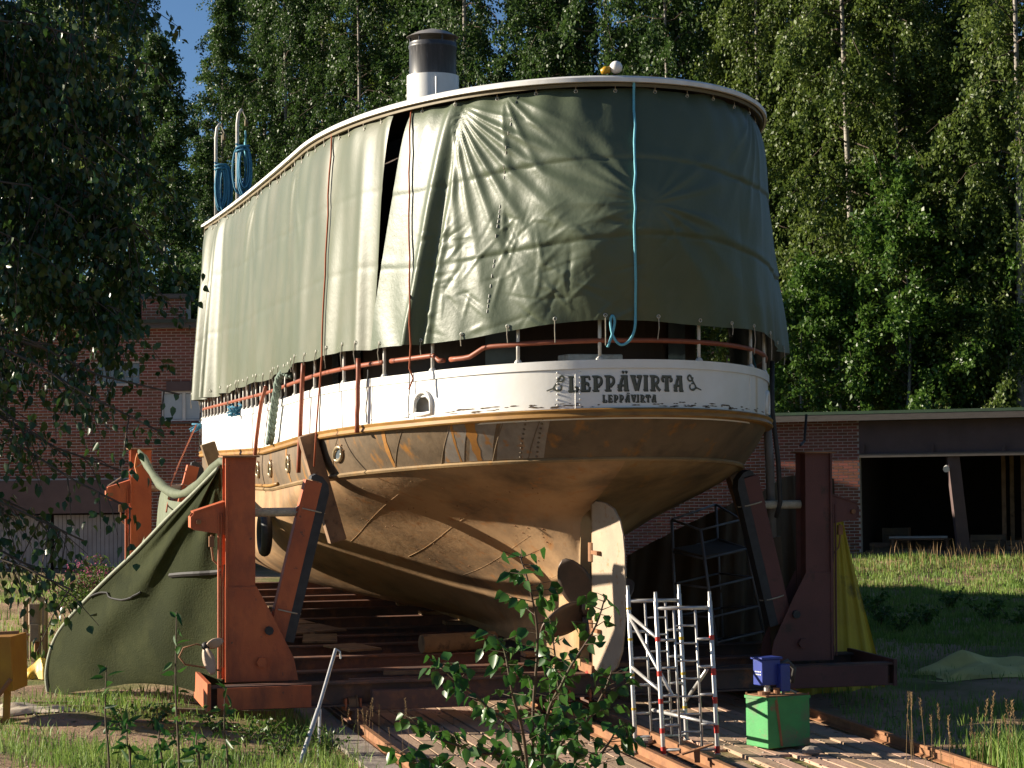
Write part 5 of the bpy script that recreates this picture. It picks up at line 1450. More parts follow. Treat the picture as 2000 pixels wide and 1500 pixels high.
MB().tube([tl(.0, -.12, H_ + .03), tl(.1, -.1, H_ + .07), tl(.2, -.12, H_ + .02)], .016, 6).build('hose', M_rope_pale, tk, smooth='all')
MB().tube([tl(-.2, 0, H_ + .012), tl(-.2, 0, H_ + .05)], .08, 14).build('flange', M_rust, tk)
MB().tube([tl(-.08, -.1, H_ + .01), tl(-.08, -.1, H_ + .1)], .04, 10).build('gauge', M_rust, tk)
pm = thing('pump_unit', 'dark blue pump motor box standing on the green tank', 'pump', tuple(tl(-.1, .02, H_ + .05)))
MB().box(tl(-.14, .02, H_ + .29), (.28, .2, .32), rt).build('motor_box', M_blue, pm, bevel=.01)
MB().box(tl(-.14, .02, H_ + .465), (.32, .25, .03), rt).build('motor_lid', M_blue, pm, bevel=.008)
MB().box(tl(.02, -.10, H_ + .22), (.14, .12, .34), rt).build('control_box', M_blue, pm, bevel=.008)
MB().tube([tl(-.14, .02, H_ + .04), tl(-.14, .02, H_ + .14)], .04, 10).build('stub', M_alu, pm)
MB().tube([tl(.02, -.10, H_ + .01), tl(.02, -.10, H_ + .06)], .02, 8).build('stub', M_alu, pm)
for k in range(2):      # two short white lines of lettering, unreadable in the photograph
    for j in range(4): MB().box(tl(-.283, .06 - .035 * j, H_ + .30 - .035 * k), (.004, .024, .014), rt).build('print', M_winw, pm)
tag(MB().tube([tl(.05, .06, H_ + .35), tl(.25, .12, H_ + .40), tl(.34, .1, H_ + .3), tl(.3, .1, H_ + .12)], .03, 8).build('hose', mat('dark_grey_hose', (.07, .065, .06), rough=.6), smooth='all'), 'dark grey hose curving down behind the blue pump', 'hose')
for k, (px, py, r_) in enumerate(((1585, 1455, .09), (1240, 1488, .045), (1262, 1420, .07))):
    p = at(px, py, 25.3 if py > 1430 else 26.2); p.z = SLOPE * (p.y - O0.y) + .02
    tag(MB().sphere(p, r_, 9, (1.4, 1, .7)).build('stone', M_conc), ('pale stone at the foot of the green tank', 'small stone between the middle rails near the bottom edge', 'stone at the foot of the scaffold behind')[k], 'stone')
# ---------------------------------------------------------------- aluminium prop pole at the front left
e = thing('tube_prop', 'leaning aluminium tube with a short leg in front of the left cradle beam', 'tube', tuple(at(590, 1490, 25.2)))
a, b, m_ = at(656, 1268, 26.2), at(582, 1505, 25.0), at(622, 1385, 25.6)
MB().tube([a, m_], .024, 10).build('upper_tube', M_alu, e, smooth=True); MB().tube([m_, b], .031, 10).build('lower_tube', M_alu, e, smooth=True)
MB().tube([m_ + Vector((.02, 0, 0)), at(622, 1480, 25.5)], .02, 8).build('leg', M_alu, e, smooth=True)
MB().tube([a, a + Vector((.05, 0, -.03)), a + Vector((.06, 0, -.12))], .015, 6).build('hook', M_alu, e)
# small two-bladed propeller at the beam end
c = at(402, 1262, 27.6)
e = thing('small_propeller', 'small pale two-bladed propeller by the left end of the front beam', 'propeller', tuple(c))
MB().sphere(c, .06, 10).build('hub', M_black, e, smooth='all')
for vx, vz, ln, w in ((.21, .07, .22, .065), (.06, -.22, .36, .085)):
    d = Vector((vx, 0, vz)).normalized(); s_ = Vector((-d.z, 0, d.x)); rows_ = []
    for i in range(9):
        q = i / 8; ww = w * math.sin(math.pi * (.12 + .8 * q)) ** .8
        rows_.append([c + d * (.03 + ln * q) + s_ * (ww * k) + Vector((0, -.03 - .05 * k * (1 - q), 0)) for k in (-1, -.5, 0, .5, 1)])
    MB().grid(rows_).build('blade', mat('pale_blade', (.48, .36, .27), (.38, .27, .2), rough=.6), e, smooth='all', solid=.02)
MB().tube([c, c + Vector((-.12, -.02, .03)), c + Vector((-.3, 0, -.02)), c + Vector((-.36, 0, -.14)), c + Vector((-.28, 0, -.24)), c + Vector((-.1, 0, -.27)), at(432, 1310, 27.6)], .012, 6).build('cable', M_rust, e, smooth='all')
# ---------------------------------------------------------------- right side: shaded trestle, sheets, poles
M_dkmetal = mat('dull_grey_steel', (0.20, 0.19, 0.2), (0.13, 0.12, 0.12), rough=.5, metal=.3)
e = thing('access_tower', 'dark metal access tower with a platform under the right side of the ship', 'scaffold', tuple(at(1390, 1270, 31.5)))
TA = [(1312, 1015, 1322, 1265, 31.8), (1368, 1035, 1400, 1262, 31.0), (1398, 985, 1412, 1255, 33.0), (1448, 1015, 1492, 1240, 32.2)]
for x0, y0, x1, y1, d in TA:
    q = at(x1, y1, d); q.z = max(q.z, gz(q)); MB().tube([at(x0, y0, d), q], .024, 8).build('leg', M_dkmetal, e, smooth='all')
for k in (0, .25, .5, .75, .97):
    def lp(i): x0, y0, x1, y1, d = TA[i]; return at(x0 + (x1 - x0) * k, y0 + (y1 - y0) * k, d)
    for i, j in ((0, 2), (1, 3), (1, 0), (3, 2)): MB().tube([lp(i), lp(j)], .018, 6).build('ledger', M_dkmetal, e, smooth='all')
P4 = [at(x, y, d) for x, y, d in ((1314, 1070, 31.8), (1376, 1086, 31.0), (1458, 1070, 32.2), (1402, 1056, 33.0))]
MB().add(P4 + [p + Vector((0, 0, -.05)) for p in P4], [(0, 1, 2, 3), (7, 6, 5, 4), (0, 4, 5, 1), (1, 5, 6, 2), (2, 6, 7, 3), (3, 7, 4, 0)]).build('platform', M_deck, e)
def sheet(name, pts_top, pts_bot, m, label, cat, amp=.06, fr=6, n=30, nz=16):
    T_, B_ = smooth_poly(pts_top, n), smooth_poly(pts_bot, n); rows_ = []
    for i in range(n):
        rows_.append([T_[i].lerp(B_[i], w) + Vector((.3, -1, 0)) * amp * (math.sin(i * fr / n * 6.28 + w * 1.5) * (.3 + .7 * w) + .4 * math.sin(i * 1.7 + 5 * w)) for w in np.linspace(0, 1, nz)])
    return tag(MB().grid(rows_).build(name, m, smooth='all'), label, cat)
M_brownsh = mat('brown_tarpaulin', (0.075, 0.045, 0.02), (0.05, 0.03, 0.014), rough=.6, scale=1.5)
M_yellow = mat('yellow_tarpaulin', (0.58, 0.42, 0.03), (0.44, 0.31, 0.03), rough=.6, scale=1.2, bump=.01, bscale=8, c3=(.16, .13, .04), thr=.66, scale3=1.6)
sheet('brown_sheet', [at(1225, 1085, 33.6), at(1330, 1030, 33.3), at(1425, 985, 33), at(1480, 965, 33.2), at(1540, 930, 33.4), at(1630, 935, 33.4)], [at(1215, 1275, 33.6), at(1320, 1270, 33.3), at(1420, 1265, 33), at(1490, 1268, 33.2), at(1560, 1270, 33.4), at(1640, 1275, 33.4)], M_brownsh, 'brown tarpaulin hanging behind the right post, its left part added to darken under the hull', 'tarpaulin', .06, 9, 60)  # leftmost part added as a dark stand-in for shade under the hull
sheet('yellow_sheet', [at(1618, 985, 32.2), at(1630, 985, 32.2), at(1640, 988, 32.2)], [at(1540, 1402, 31.0), at(1640, 1398, 31.2), at(1738, 1390, 31.6)], M_yellow, 'tall yellow tarpaulin hanging outside the right post', 'tarpaulin', .05, 5, 40, 24)
tag(MB().tube([at(1497, 800, 30.3), at(1503, 900, 30.3), at(1508, 1050, 30.3)], [.06, .065, .07], 10).build('grey_pole', mat('weathered_pole', (.22, .21, .2), (.15, .14, .13), rough=.8, scale=4), smooth='all'), 'grey pole standing against the right side of the stern', 'pole')
tag(MB().bar(at(1508, 1048, 30.35), at(1520, 1265, 30.4), .24, .2).build('dark_timber', M_brownsh), 'dark timber below the grey pole beside the right post', 'timber')
tag(MB().tube([at(1508, 705, 29.9), at(1508, 800, 29.95), at(1520, 900, 30.0), at(1524, 980, 30.0), at(1516, 1010, 30.1)], .035, 8).build('black_hose', M_rubber, smooth='all'), 'black hose hanging from the right end of the stern rail', 'hose')
tag(MB().tube([at(1575, 810, 31.2), at(1571, 862, 31), at(1563, 870, 30.6)], .02, 6).build('black_cable', M_black), 'black cable rising from the top of the right post', 'cable')
tag(MB().tube([at(1465, 680, 29.4), at(1480, 730, 29.3), at(1492, 790, 29.3), at(1515, 835, 30.2)], .012, 6).build('thin_blue_line', M_rope_blue), 'thin blue line over the right end of the white bulwark', 'rope')
def heap(name, c, sx, sy, h, m, label, cat, seed, n=34, sm=False):
    r = np.random.default_rng(seed); ph = r.uniform(0, 6.28, 12); rows_ = []
    dirs = [(math.cos(a), math.sin(a)) for a in r.uniform(0, 6.28, 8)]; fq = r.uniform(2.2, 8.5, 8)
    for i in range(n):
        row = []
        for j in range(n):
            u, v = i / (n - 1) * 2 - 1, j / (n - 1) * 2 - 1; e_ = max(0, 1 - (abs(u) ** 2.4 + abs(v) ** 2.4)) ** .5
            x = c[0] + sx * u * (1 + .16 * math.sin(v * 5 + ph[0]) + .06 * math.sin(v * 13)); y = c[1] + sy * v * (1 + .16 * math.sin(u * 6 + ph[1]))
            k = 0.0
            for q in range(8):
                w = (u * dirs[q][0] + v * dirs[q][1]) * fq[q] + ph[q] + .5 * math.sin(3 * (u * dirs[q][1] - v * dirs[q][0]))
                k += (1 - abs((w / 3.1416) % 2 - 1)) / (1 + .35 * q) * .28
            z = float(ground(x, y)) + .012 + h * e_ * k * (.65 + .35 * math.sin(u * 2.5 + ph[10]) ** 2)
            row.append((x, y, z))
        rows_.append(row)
    return tag(MB().grid(rows_).build(name, m, smooth=sm), label, cat)
p = at(1930, 1312, 33.5); heap('yellow_heap', p, 1.0, .8, .42, mat('faded_yellow_sheet', (.68, .58, .2), (.5, .43, .14), rough=.6, scale=2), 'faded yellow tarpaulin heaped on the shaded grass at the right', 'tarpaulin', 3)
p = at(55, 1398, 28.3); heap('white_sheet', p, .62, .35, .14, mat('off_white_sheet', (.62, .54, .42), (.5, .42, .32), rough=.6), 'crumpled off-white sheet on the ground at the left edge', 'sheet', 4)
p = at(88, 1300, 33.0); heap('yellow_raincover', p, .34, .4, .5, mat('bright_yellow_cover', (.58, .36, .02), (.45, .27, .02), rough=.5), 'bright yellow cover bunched up behind the edge of the green net', 'cover', 8)
p = at(183, 1136, 43.0); o_ = heap('plastic_bundle', p, .28, .3, .5, mat('grey_plastic_wrap', (.4, .41, .42), (.25, .25, .26), rough=.2, spec=.7), 'grey plastic wrapped bundle below the pink flowers', 'bundle', 6)
# orange skip at the left edge
M_oran = mat('orange_yellow_paint', (.42, .22, .02), (.34, .15, .02), rough=.55, scale=3, c3=(.15, .07, .03), thr=.68, scale3=4)
c = at(2, 1305, 27.5); zg = gz(c) 
e = thing('yellow_hopper', 'orange yellow steel hopper on legs cut by the left edge', 'hopper', (c.x, c.y, zg))
zt_ = at(0, 1240, 27.5).z; zl = at(0, 1345, 27.5).z
MB().add([(c.x - .9, c.y - .4, zl), (c.x + .26, c.y - .4, zl), (c.x + .26, c.y + .4, zl), (c.x - .9, c.y + .4, zl), (c.x - 1.0, c.y - .45, zt_), (c.x + .23, c.y - .45, zt_), (c.x + .23, c.y + .45, zt_), (c.x - 1.0, c.y + .45, zt_)], [(3, 2, 1, 0), (4, 5, 6, 7), (0, 1, 5, 4), (1, 2, 6, 5), (2, 3, 7, 6), (3, 0, 4, 7)]).build('hopper_body', M_oran, e)
MB().bar((c.x - 1.0, c.y - .45, zt_ + .02), (c.x + .34, c.y - .45, zt_ + .06), .08, .04).build('top_rim', M_rust, e)
for dx in (-.7, .02, .16): MB().bar((c.x + dx, c.y - .3, zl), (c.x + dx - .02, c.y - .3, zg), .08).build('leg', M_oran, e)
MB().tube([(c.x + .02, c.y - .45, zg + .32), (c.x + .25, c.y - .5, zg + .62)], .03, 8).build('lever', M_rust, e)
# upright machine in a bent tube frame
c = at(69, 1292, 36.0); zg = gz(c); S_ = 36.0 / FPX
M_tan = mat('dusty_tan_machine', (.30, .22, .14), (.2, .14, .09), rough=.7, scale=6)
e = thing('pump_machine', 'dusty upright pump in a bent tube frame behind the left edge of the net', 'pump', (c.x, c.y, zg))
zt_ = at(69, 1166, 36.0).z; hw = 19 * S_
for s_ in (-.1, .1):
    MB().tube([(c.x - hw, c.y + s_, zg)] + [(c.x + hw * math.cos(a), c.y + s_, zt_ - .18 + .18 * math.sin(a)) for a in np.linspace(math.pi, 0, 9)] + [(c.x + hw, c.y + s_, zg)], .03, 8).build('frame_tube', M_tan, e, smooth='all')
MB().tube([(c.x, c.y, zt_ - .12), (c.x, c.y, zt_ - .48)], .12, 14).build('motor', M_tan, e, smooth=True)
MB().box((c.x + .02, c.y - .1, zt_ - .62), (.16, .14, .3)).build('gear_case', M_tan, e, bevel=.01)
MB().tube([(c.x + .03, c.y, zt_ - .5), (c.x + .03, c.y, zg + .02)], .05, 10).build('pump_shaft', M_rust, e)
for dx in (-.08, .1): MB().tube([(c.x + dx, c.y - .05, zt_ - .7), (c.x + dx, c.y - .05, zg)], .02, 6).build('tie_rod', M_tan, e)
MB().tube([(c.x - hw, c.y, zg + .45), (c.x + hw, c.y, zg + .45)], .025, 6).build('cross_tube', M_tan, e)
p = at(38, 1295, 35.5); tag(MB().lathe([(.13, 0), (.15, .1), (.15, .3), (.09, .4), (.05, .42)], (p.x, p.y, gz(p)), 14).build('drum', M_conc, smooth=True), 'small grey drum left of the upright pump', 'drum')
for k, (dx, lb) in enumerate(((0, 'grey plank lying nearest the orange hopper'), (.28, 'grey plank lying behind the one by the orange hopper'))):
    p = at(75, 1318, 34.0); tag(MB().box((p.x, p.y + dx * 1.5, gz(p) + .05), (1.5, .22, .05), Matrix.Rotation(.12, 3, 'Z')).build('loose_plank', M_wood), lb, 'plank')
# loose steel and boards on the cradle, left
r = np.random.default_rng(9)
for i in range(7):
    t = (4.2, 5.7, 7.0, 7.4, 8.6, 10.2, 12.0)[i]; y = 2.6 + .25 * (i % 3)
    tag(MB().box((t, y, BT + .025), (.9 + .3 * (i % 2), .55, .03), Matrix.Rotation(float(r.uniform(-.4, .4)), 3, 'Z')).build('loose_board', M_wood, frame=FR), ('%s loose board counted from the stern on the left cradle beams' % ORD[i]), 'board', 'loose boards on the cradle')
for i in range(3):
    yy = (-1.2, 1.4, 2.2)[i]
    tag(MB().bar((.62, yy - .5, BT + .03), (.75, yy + .6, BT + .03), .05, .05).build('steel_bar', M_rust, frame=FR), 'rusty bar lying on the front cradle beam, %s from the left' % ('third', 'second', 'first')[i], 'bar', 'bars on the front beam')
tag(MB().tube([(3.3, 1.7, BT + .14), (3.5, .5, BT + .14)], .14, 14).build('log', M_wood, frame=FR, smooth=True), 'short log lying on the cradle under the stern', 'log')
tag(MB().tube([(.1, .0, BT + .01), (.1, .0, BT + .05), (.1, .0, .635)], [.09, .06, .06], 12).build('screw_jack', mat('bright_red_jack', (.5, .04, .02), rough=.5), frame=FR), 'small bright red jack under the heel of the rudder', 'jack')
# ground timbers in the grass at the left
for k, (px, py, d, ln, lb) in enumerate(((150, 1415, 27.4, 4.2, 'long low ground timber across the bare soil at the left, nearest one'), (250, 1385, 28.6, 4.0, 'long low ground timber across the bare soil at the left, middle one'), (300, 1365, 29.4, 3.4, 'long low ground timber just under the lower edge of the net'))):
    p = at(px, py, d); a = Vector((p.x - ln / 2, p.y, 0)); b = Vector((p.x + ln / 2, p.y + .35, 0)); a.z = gz(a) + .03; b.z = gz(b) + .03
    tag(MB().bar(a, b, .16, .14).build('ground_timber', M_wood), lb, 'timber', 'ground timbers in the soil')

# pebbles, chips and twigs trodden into the soil (nobody could count them)
r = np.random.default_rng(88)
def litter(name, n, area, size, m, label, flat=.5):
    x0, x1, y0, y1 = area; x = r.uniform(x0, x1, n); y = r.uniform(y0, y1, n); z = ground(x, y)
    l_ = -((x - O0.x) * math.cos(AX) + (y - O0.y) * math.sin(AX)); t_ = (x - O0.x) * -math.sin(AX) + (y - O0.y) * math.cos(AX)
    deck_ = (l_ > -2.8) & (l_ < 3.7); z = np.where(deck_, SLOPE * t_ - .012, z + .004)
    base_ = np.array([[1, 0, 0], [-.4, .9, 0], [-.6, -.8, 0], [0, 0, 1.0], [.1, .1, -.6]])
    sz = size * r.uniform(.35, 1.3, n); an = r.uniform(0, 6.28, n); st_ = r.uniform(.6, 1.9, n)
    V = base_[None] * np.stack([sz * st_, sz, sz * flat], -1)[:, None, :]
    c, s2 = np.cos(an)[:, None], np.sin(an)[:, None]
    V = np.stack([V[..., 0] * c - V[..., 1] * s2 + x[:, None], V[..., 0] * s2 + V[..., 1] * c + y[:, None], V[..., 2] + z[:, None]], -1)
    f = np.array([[0, 1, 3], [1, 2, 3], [2, 0, 3], [1, 0, 4], [2, 1, 4], [0, 2, 4]])
    F_ = (np.arange(n)[:, None, None] * 5 + f[None]).reshape(-1, 3)
    tag(link(name, np_mesh(name, V.reshape(-1, 3), F_), m), label, 'litter', kind='stuff')
litter('gravel', 2600, (-9, 5.5, 21.5, 32), .022, M_conc, 'small pebbles on the bare soil and planking')
litter('wood_chips', 900, (-8, 5.5, 22, 31), .04, M_wood, 'scraps of wood and bark on the soil and planking', .2)
# ---------------------------------------------------------------- grass
def grass_patch(name, n, sample, hmin, hmax, width, material, seed, lean=.35, label='grass', zoff=-.02):
    r = np.random.default_rng(seed)
    x, y = sample(r, n); n = len(x)
    z = ground(x, y) + zoff
    h = r.uniform(hmin, hmax, n) * r.uniform(.6, 1.0, n)
    az = r.uniform(0, 6.28, n); ln = r.uniform(.1, 1, n) * lean * h
    wd = width * r.uniform(.6, 1.2, n)
    fa = r.uniform(0, 6.28, n)
    sx, sy = np.cos(fa) * wd / 2, np.sin(fa) * wd / 2
    dx, dy = np.cos(az) * ln, np.sin(az) * ln
    B = np.stack([x, y, z], -1)
    V = np.zeros((n, 5, 3))
    V[:, 0] = B + np.stack([-sx, -sy, 0 * x], -1); V[:, 1] = B + np.stack([sx, sy, 0 * x], -1)
    mid = B + np.stack([dx * .3, dy * .3, h * .6], -1)
    V[:, 2] = mid + np.stack([sx * .8, sy * .8, 0 * x], -1); V[:, 3] = mid - np.stack([sx * .8, sy * .8, 0 * x], -1)
    V[:, 4] = B + np.stack([dx, dy, h], -1)
    b = np.arange(n)[:, None] * 5
    f = np.concatenate([b + np.array([[0, 1, 2]]), b + np.array([[0, 2, 3]]), b + np.array([[3, 2, 4]])], 0)
    o = link(name, np_mesh(name, V.reshape(-1, 3), f), material)
    return tag(o, label, 'grass', kind='stuff')
def clump(r, x, y, s=1.3, thr=.0):
    k = np.sin(x * s + 1.3 * np.sin(y * s * .7)) * np.sin(y * s * 1.1 + np.sin(x * s * .8)) + r.normal(0, .35, len(x))
    return k > thr
def lane_of(x, y): return -((x - O0.x) * math.cos(AX) + (y - O0.y) * math.sin(AX))
def samp(x0, x1, y0, y1, thr=None, s=1.3, lanes=True):
    def f(r, n):
        x = r.uniform(x0, x1, n); y = r.uniform(y0, y1, n); k = np.ones(n, bool)
        if thr is not None: k &= clump(r, x, y, s, thr)
        if lanes: l = lane_of(x, y); k &= (l > 4.0) | (l < -3.4)
        return x[k], y[k]
    return f
grass_patch('field_grass', 60000, samp(4.5, 16, 38, 55, -.9, .9), .08, .22, .02, M_grass, 21, label='sunlit rough grass in front of the open shed')
grass_patch('field_seed_grass', 600, samp(5, 15, 52, 55.2, -.3), .35, .65, .016, M_grass_dry, 22, label='dry reddish seed grass along the front of the open shed')
grass_patch('yard_grass', 26000, samp(4.6, 14, 24, 39, -.3, .8), .06, .22, .016, M_grass, 23, label='short shaded grass right of the ship')
grass_patch('foreground_grass', 21000, samp(4.45, 8, 20.8, 25.2, -.7, 1.6), .25, .62, .013, M_grass, 24, lean=.6, label='tall green grass at the lower right corner')
grass_patch('left_grass', 26000, samp(-8.5, -1.9, 22, 30.5, .5, 1.0), .06, .24, .014, M_grass, 25, lean=.6, label='sunlit grass tufts on the bare soil at the lower left')
grass_patch('left_near_grass', 12000, samp(-7.5, -1.2, 20.5, 25.6, .3, 1.2), .14, .36, .012, M_grass, 26, lean=.6, label='taller grass along the lower left edge')
grass_patch('far_left_grass', 16000, samp(-13, -4.5, 33, 55, .1, .8), .1, .35, .02, M_grass, 27, label='grass in front of the brick building')
grass_patch('rail_grass', 1500, lambda r, n: (lambda x, y: (x, y))(*(lambda t, l: (O0.x - math.sin(AX) * t - math.cos(AX) * l, O0.y + math.cos(AX) * t - math.sin(AX) * l))(r.uniform(-7, 6, n), r.normal(4.1, .22, n))), .12, .4, .012, M_grass, 28, lean=.7, label='grass along the leftmost rail')
# dry seed stalks, lower right and by the left rail: each one a thing
stalk_spots = []
r = np.random.default_rng(31)
for i in range(46): stalk_spots.append((r.uniform(4.5, 7.0), r.uniform(21.5, 24.6), r.uniform(.65, 1.0)))
for i in range(14): stalk_spots.append((r.uniform(-2.2, -1.3), r.uniform(24.6, 25.8), r.uniform(.45, .75)))
me_st = []
for k in range(4):
    rr2 = np.random.default_rng(50 + k); mb = MB(); bx, by = rr2.normal(0, .10, 2)
    pts = [(bx * q * q, by * q * q, q) for q in np.linspace(0, 1, 6)]
    mb.tube(pts, [.0028, .0028, .0024, .002, .0018, .0014], 4)
    for q in np.linspace(.8, 1.0, 22):
        a = rr2.uniform(0, 6.28); p = Vector((bx * q * q, by * q * q, q)); d = Vector((math.cos(a), math.sin(a), 1.2)).normalized()
        mb.tube([p, p + d * .02, p + d * .035], [.0015, .004, .0008], 4)
    m_ = bpy.data.meshes.new('seed_stalk'); m_.from_pydata([tuple(v) for v in mb.v], [], mb.f); m_.materials.append(M_grass_dry); me_st.append(m_)
for i, (x, y, h) in enumerate(stalk_spots):
    o = bpy.data.objects.new('seed_stalk', me_st[i % 4]); col.objects.link(o)
    o.location = (x, y, float(ground(x, y)) - .03); o.scale = (h, h, h); o.rotation_euler = (0, 0, float(r.uniform(0, 6.28)))
    tag(o, 'dry grass seed stalk standing in the tall grass at the lower right' if i < 46 else 'dry grass seed stalk beside the leftmost rail', 'grass stalk', 'seed stalks at the lower right' if i < 46 else 'seed stalks by the left rail')
# ---------------------------------------------------------------- birch sapling in the foreground
def leafy(name, stems, leafL, leafW, nper, twig, material, seed, label, cat, stemr=.006, hang=.8, shape='birch', alt=False, minspan=.25, stemm=None):
    """stems: polylines of world points; leaves on short twigs along them"""
    r = np.random.default_rng(seed)
    base = stems[0][0]
    e = thing(name, label, cat, tuple(base))
    P, D, N = [], [], []; mb = MB()
    for pts in stems:
        pts = smooth_poly([Vector(p) for p in pts], 24)
        mb.tube(pts, [stemr * (1 - .8 * i / 23) + .001 for i in range(24)], 6)
        for i in range(nper):
            k = minspan + (1 - minspan) * (i + r.random()) / nper; x = k * 23; j = min(int(x), 22); p = pts[j].lerp(pts[j + 1], x - j)
            a = r.uniform(0, 6.28) if not alt else i * 2.4
            out = Vector((math.cos(a), math.sin(a), r.uniform(.0, .6)))
            tw = twig * r.uniform(.3, 1.2) * (1.15 - k * .7)
            q = p + out * tw
            if tw > .03: mb.tube([p, q], [stemr * .3, .0008], 4, False)
            m = max(1, int(tw / (leafL * .55)))
            for s in range(m):
                P.append(p.lerp(q, (s + 1) / m)); d = np.array(out) * .5 + r.normal(0, .45, 3) + np.array([0, 0, -hang]); D.append(d); n = r.normal(0, .6, 3); n[1] -= .5; n[2] += .5; N.append(n)
    n = len(P); P = np.array([np.array(p) for p in P]) - np.array(base)
    me = leaf_mesh('foliage', P, np.array(D), np.array(N), r.uniform(.6, 1.15, n) * leafL, r.uniform(.7, 1.1, n) * leafW, shape)
    link('foliage', me, material, e)
    mb.build('stem', stemm or M_stem, e, smooth='all')
    return e
gb = at(1045, 1700, 7.4); gb.z = float(ground(gb.x, gb.y)) - .03
def st(*pp): return [gb] + [at(px, py, d) for px, py, d in pp]
leafy('birch_sapling', [st((1040, 1450, 7.4), (1050, 1250, 7.35), (1035, 1150, 7.3), (1015, 1085, 7.3)), st((1060, 1460, 7.4), (1100, 1330, 7.3), (1160, 1230, 7.3), (1182, 1165, 7.3)), st((1020, 1480, 7.4), (950, 1380, 7.3), (880, 1320, 7.3), (848, 1290, 7.3)),
      st((1000, 1520, 7.5), (930, 1470, 7.6), (850, 1440, 7.6), (800, 1400, 7.6)), st((1080, 1500, 7.5), (1140, 1420, 7.5), (1180, 1350, 7.4), (1195, 1310, 7.4)), st((1030, 1500, 7.2), (1000, 1350, 7.1), (985, 1270, 7.1), (965, 1240, 7.1)), st((1050, 1520, 7.6), (1090, 1400, 7.7), (1085, 1290, 7.7), (1075, 1220, 7.7)),
      st((1010, 1560, 7.3), (900, 1520, 7.2), (810, 1490, 7.2), (780, 1470, 7.2)), st((1080, 1550, 7.3), (1150, 1500, 7.2), (1190, 1450, 7.2), (1205, 1420, 7.2))],
      .057, .046, 30, .14, M_leaf_s, 61, 'young birch sapling with fresh green leaves in the foreground before the propeller', 'sapling', .007, .9)
# tall leafy weeds at the lower left
wd = [(208, 1300, 9.2, 'tall leafy weed, leftmost of the dark weeds at the lower left'), (345, 1195, 9.0, 'tallest dark leafy weed before the green net'), (250, 1400, 8.6, 'low dark weed between the leftmost weed and the tallest one'), (440, 1340, 9.3, 'dark leafy weed before the end of the red cradle beam'), (312, 1420, 9.1, 'low weed left of the foot of the tallest weed'), (385, 1430, 8.7, 'low weed right of the foot of the tallest weed')]
for i, (px, py, d, lb) in enumerate(wd):
    g0 = at(px + 6, 1600, d); g0.z = float(ground(g0.x, g0.y)) - .02
    leafy('willowherb', [[g0, at(px + 5, 1500, d), at(px - 2, (py + 1500) / 2, d), at(px, py, d)]], .072, .028, 24, .02, M_leaf_s, 70 + i, lb, 'weed', .006, .15, 'birch', True, .2)
# pink flowering fireweed by the garages
M_pink = mat('pink_petals', (.45, .12, .22), (.36, .09, .17), rough=.6, island=.2, transl=.3)
fwp = [(140, 1120), (165, 1100), (185, 1085), (205, 1105), (220, 1115), (150, 1140), (175, 1130), (198, 1135), (125, 1150), (215, 1140)]
for i, (px, py) in enumerate(fwp):
    d = 44 + (i % 3); t_ = at(px, py, d); g0 = Vector((t_.x, t_.y, float(ground(t_.x, t_.y))))
    e = leafy('fireweed', [[g0 + Vector((dx, 0, 0)) if k else g0 + Vector((dx, 0, 0)), g0.lerp(t_, .5) + Vector((dx, 0, 0)), t_ + Vector((dx * 1.4, 0, -.1 * abs(dx)))] for k, dx in enumerate((-.15, 0, .12, .22))], .16, .035, 34, .06, M_leaf_a, 90 + i, 'pink flowering fireweed, %s from the left in the clump by the garage doors' % ORD[sorted(range(10), key=lambda q: fwp[q][0]).index(i)], 'flower', .008, .1, 'birch', True, .1)
    r2 = np.random.default_rng(i); n = 60
    Pp = np.array([[r2.choice([-.2, 0, .16, .3]) + r2.normal(0, .035), r2.normal(0, .04), (t_.z - g0.z) * r2.uniform(.78, 1.0)] for _ in range(n)])
    link('flowers', leaf_mesh('flowers', Pp, rnd_unit(r2, n), rnd_unit(r2, n), np.full(n, .04), np.full(n, .035)), M_pink, e)['kind'] = 'stuff'
# low leafy plants in the field and weeds along the slip
r = np.random.default_rng(77)
wl_ = [(1720, 1200, 41), (1760, 1205, 40), (1800, 1195, 41), (1930, 1180, 42), (1985, 1190, 41), (1850, 1150, 45), (1705, 1160, 44)]
for i, (px, py, d) in enumerate(wl_):
    p = at(px, py, d); p.z = float(ground(p.x, p.y)); st_ = []
    for k in range(7):
        a = r.uniform(0, 6.28); st_.append([p, p + Vector((math.cos(a) * .15, math.sin(a) * .15, .2)), p + Vector((math.cos(a) * .4, math.sin(a) * .35, r.uniform(.3, .5)))])
    leafy('weed_clump', st_, .11, .07, 16, .10, M_leaf_a, 130 + i, 'low leafy weed clump in the field grass, %s from the left' % ORD[sorted(range(7), key=lambda q: wl_[q][0]).index(i)], 'weed', .008, .3)
lw = [(240, 1420, 26.5), (300, 1400, 27), (420, 1400, 26.6), (480, 1420, 26), (550, 1440, 25.4), (640, 1440, 25.4), (350, 1440, 25.6), (520, 1400, 26.5)]
for i, (px, py, d) in enumerate(lw):
    p = at(px, py, d); p.z = float(ground(p.x, p.y)); st_ = []
    for k in range(6):
        a = r.uniform(0, 6.28); st_.append([p, p + Vector((math.cos(a) * .1, math.sin(a) * .1, .16)), p + Vector((math.cos(a) * .25, math.sin(a) * .25, r.uniform(.25, .42)))])
    leafy('weed_clump', st_, .075, .045, 14, .07, M_leaf_a, 150 + i, 'leafy weed clump on the soil at the lower left, %s from the left' % ORD[sorted(range(8), key=lambda q: lw[q][0]).index(i)], 'weed', .006, .2)
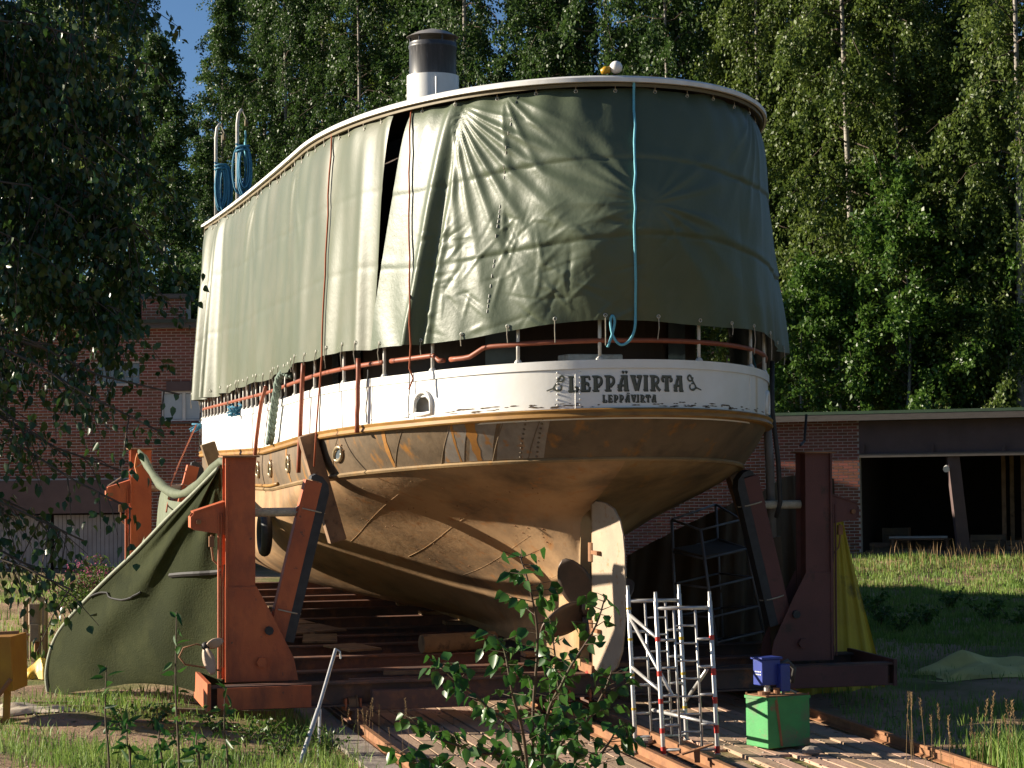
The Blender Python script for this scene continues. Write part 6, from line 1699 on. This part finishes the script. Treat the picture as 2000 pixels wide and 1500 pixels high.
# ---------------------------------------------------------------- big birch hanging into the picture from the left
r = np.random.default_rng(41)
tb0 = Vector((-5.3, 12.2, 0)); tb0.z = float(ground(tb0.x, tb0.y)) - .1
bt = thing('birch_tree', 'large dark birch hanging into the picture from the left edge', 'tree', tuple(tb0))
mb = MB(); mb.tube([tb0 + Vector((.05 * math.sin(z), 0, z)) for z in np.linspace(0, 11, 12)], [.2 * (1 - .07 * i) for i in range(12)], 10)
P, D = [], []
def limb(a, b, sag, ntw, nl, tw0, tw1, rad=.03):
    pts = [a.lerp(b, k) + Vector((0, 0, -sag * k * k + .35 * math.sin(k * math.pi))) + Vector(r.normal(0, .03, 3)) for k in np.linspace(0, 1, 10)]
    mb.tube(pts, [rad * (1 - .85 * i / 9) + .003 for i in range(10)], 6)
    for i in range(ntw):
        k = r.uniform(.12, 1.0) * 9; j = min(int(k), 8); p = pts[j].lerp(pts[j + 1], k - j)
        tl_ = r.uniform(tw0, tw1); td = np.array([r.normal(.1, .35), r.normal(0, .35), -r.uniform(.35, 1.0)]); td /= np.linalg.norm(td)
        e2 = p + Vector(td * tl_); mb.tube([p, p.lerp(e2, .5) + Vector((0, 0, .03)), e2], [.005, .003, .0015], 4, False)
        m = int(nl * r.uniform(.6, 1.3) * tl_ / .5); s = r.random(m)[:, None]
        P.append(np.array(p) + td * tl_ * s + r.normal(0, .045, (m, 3))); D.append(np.tile(td * .4 + np.array([0, 0, -.7]), (m, 1)) + r.normal(0, .4, (m, 3)))
tips = [(270, -60, 12.2), (290, 60, 12.6), (290, 160, 12.8), (300, 260, 12.4), (300, 360, 12.0), (270, 450, 12.3), (250, 540, 11.8), (330, 690, 11.3), (320, 760, 11.0), (230, 830, 11.2), (260, 900, 10.9), (170, 960, 11.0), (140, 1050, 10.8), (60, 900, 11.4), (60, 1010, 11.0),
        (180, -20, 11.5), (160, 120, 11.6), (190, 240, 11.9), (150, 340, 11.7), (120, 460, 12.2), (90, 600, 12), (160, 640, 11.5), (60, 220, 12.4), (40, 380, 11.3), (30, 700, 11.6), (100, 780, 11.2), (240, 120, 13), (250, 300, 13), (200, 500, 12.9), (120, 40, 12.8)]
for px, py, d in tips:
    b = at(px, py, d); a = tb0 + Vector((0, 0, max(1.2, b.z - tb0.z + r.uniform(-.8, .5))))
    dense = py < 620
    limb(a, b, .25, 85 if dense else 30, 34 if dense else 18, .2, .6 if dense else .45, .014)
for i in range(40):    # rest of the crown, left of the picture, added to shade the visible leaves
    az = r.uniform(1.9, 5.2); z = r.uniform(1.8, 9.5); ln = r.uniform(1.6, 3.2)
    a = tb0 + Vector((0, 0, z)); limb(a, a + Vector((math.cos(az) * ln, math.sin(az) * ln, r.uniform(-.3, .5))), .4, 26, 26, .3, .8)
P = np.concatenate(P); D = np.concatenate(D); n = len(P)
mb.build('trunk', M_bark_d, bt, smooth='all')
link('crown', leaf_mesh('crown', P - np.array(tb0), D, rnd_unit(r, n), r.uniform(.7, 1.2, n) * .055, r.uniform(.7, 1.1, n) * .044, 'birch'), M_leaf_n, bt)
print('near birch leaves', n)
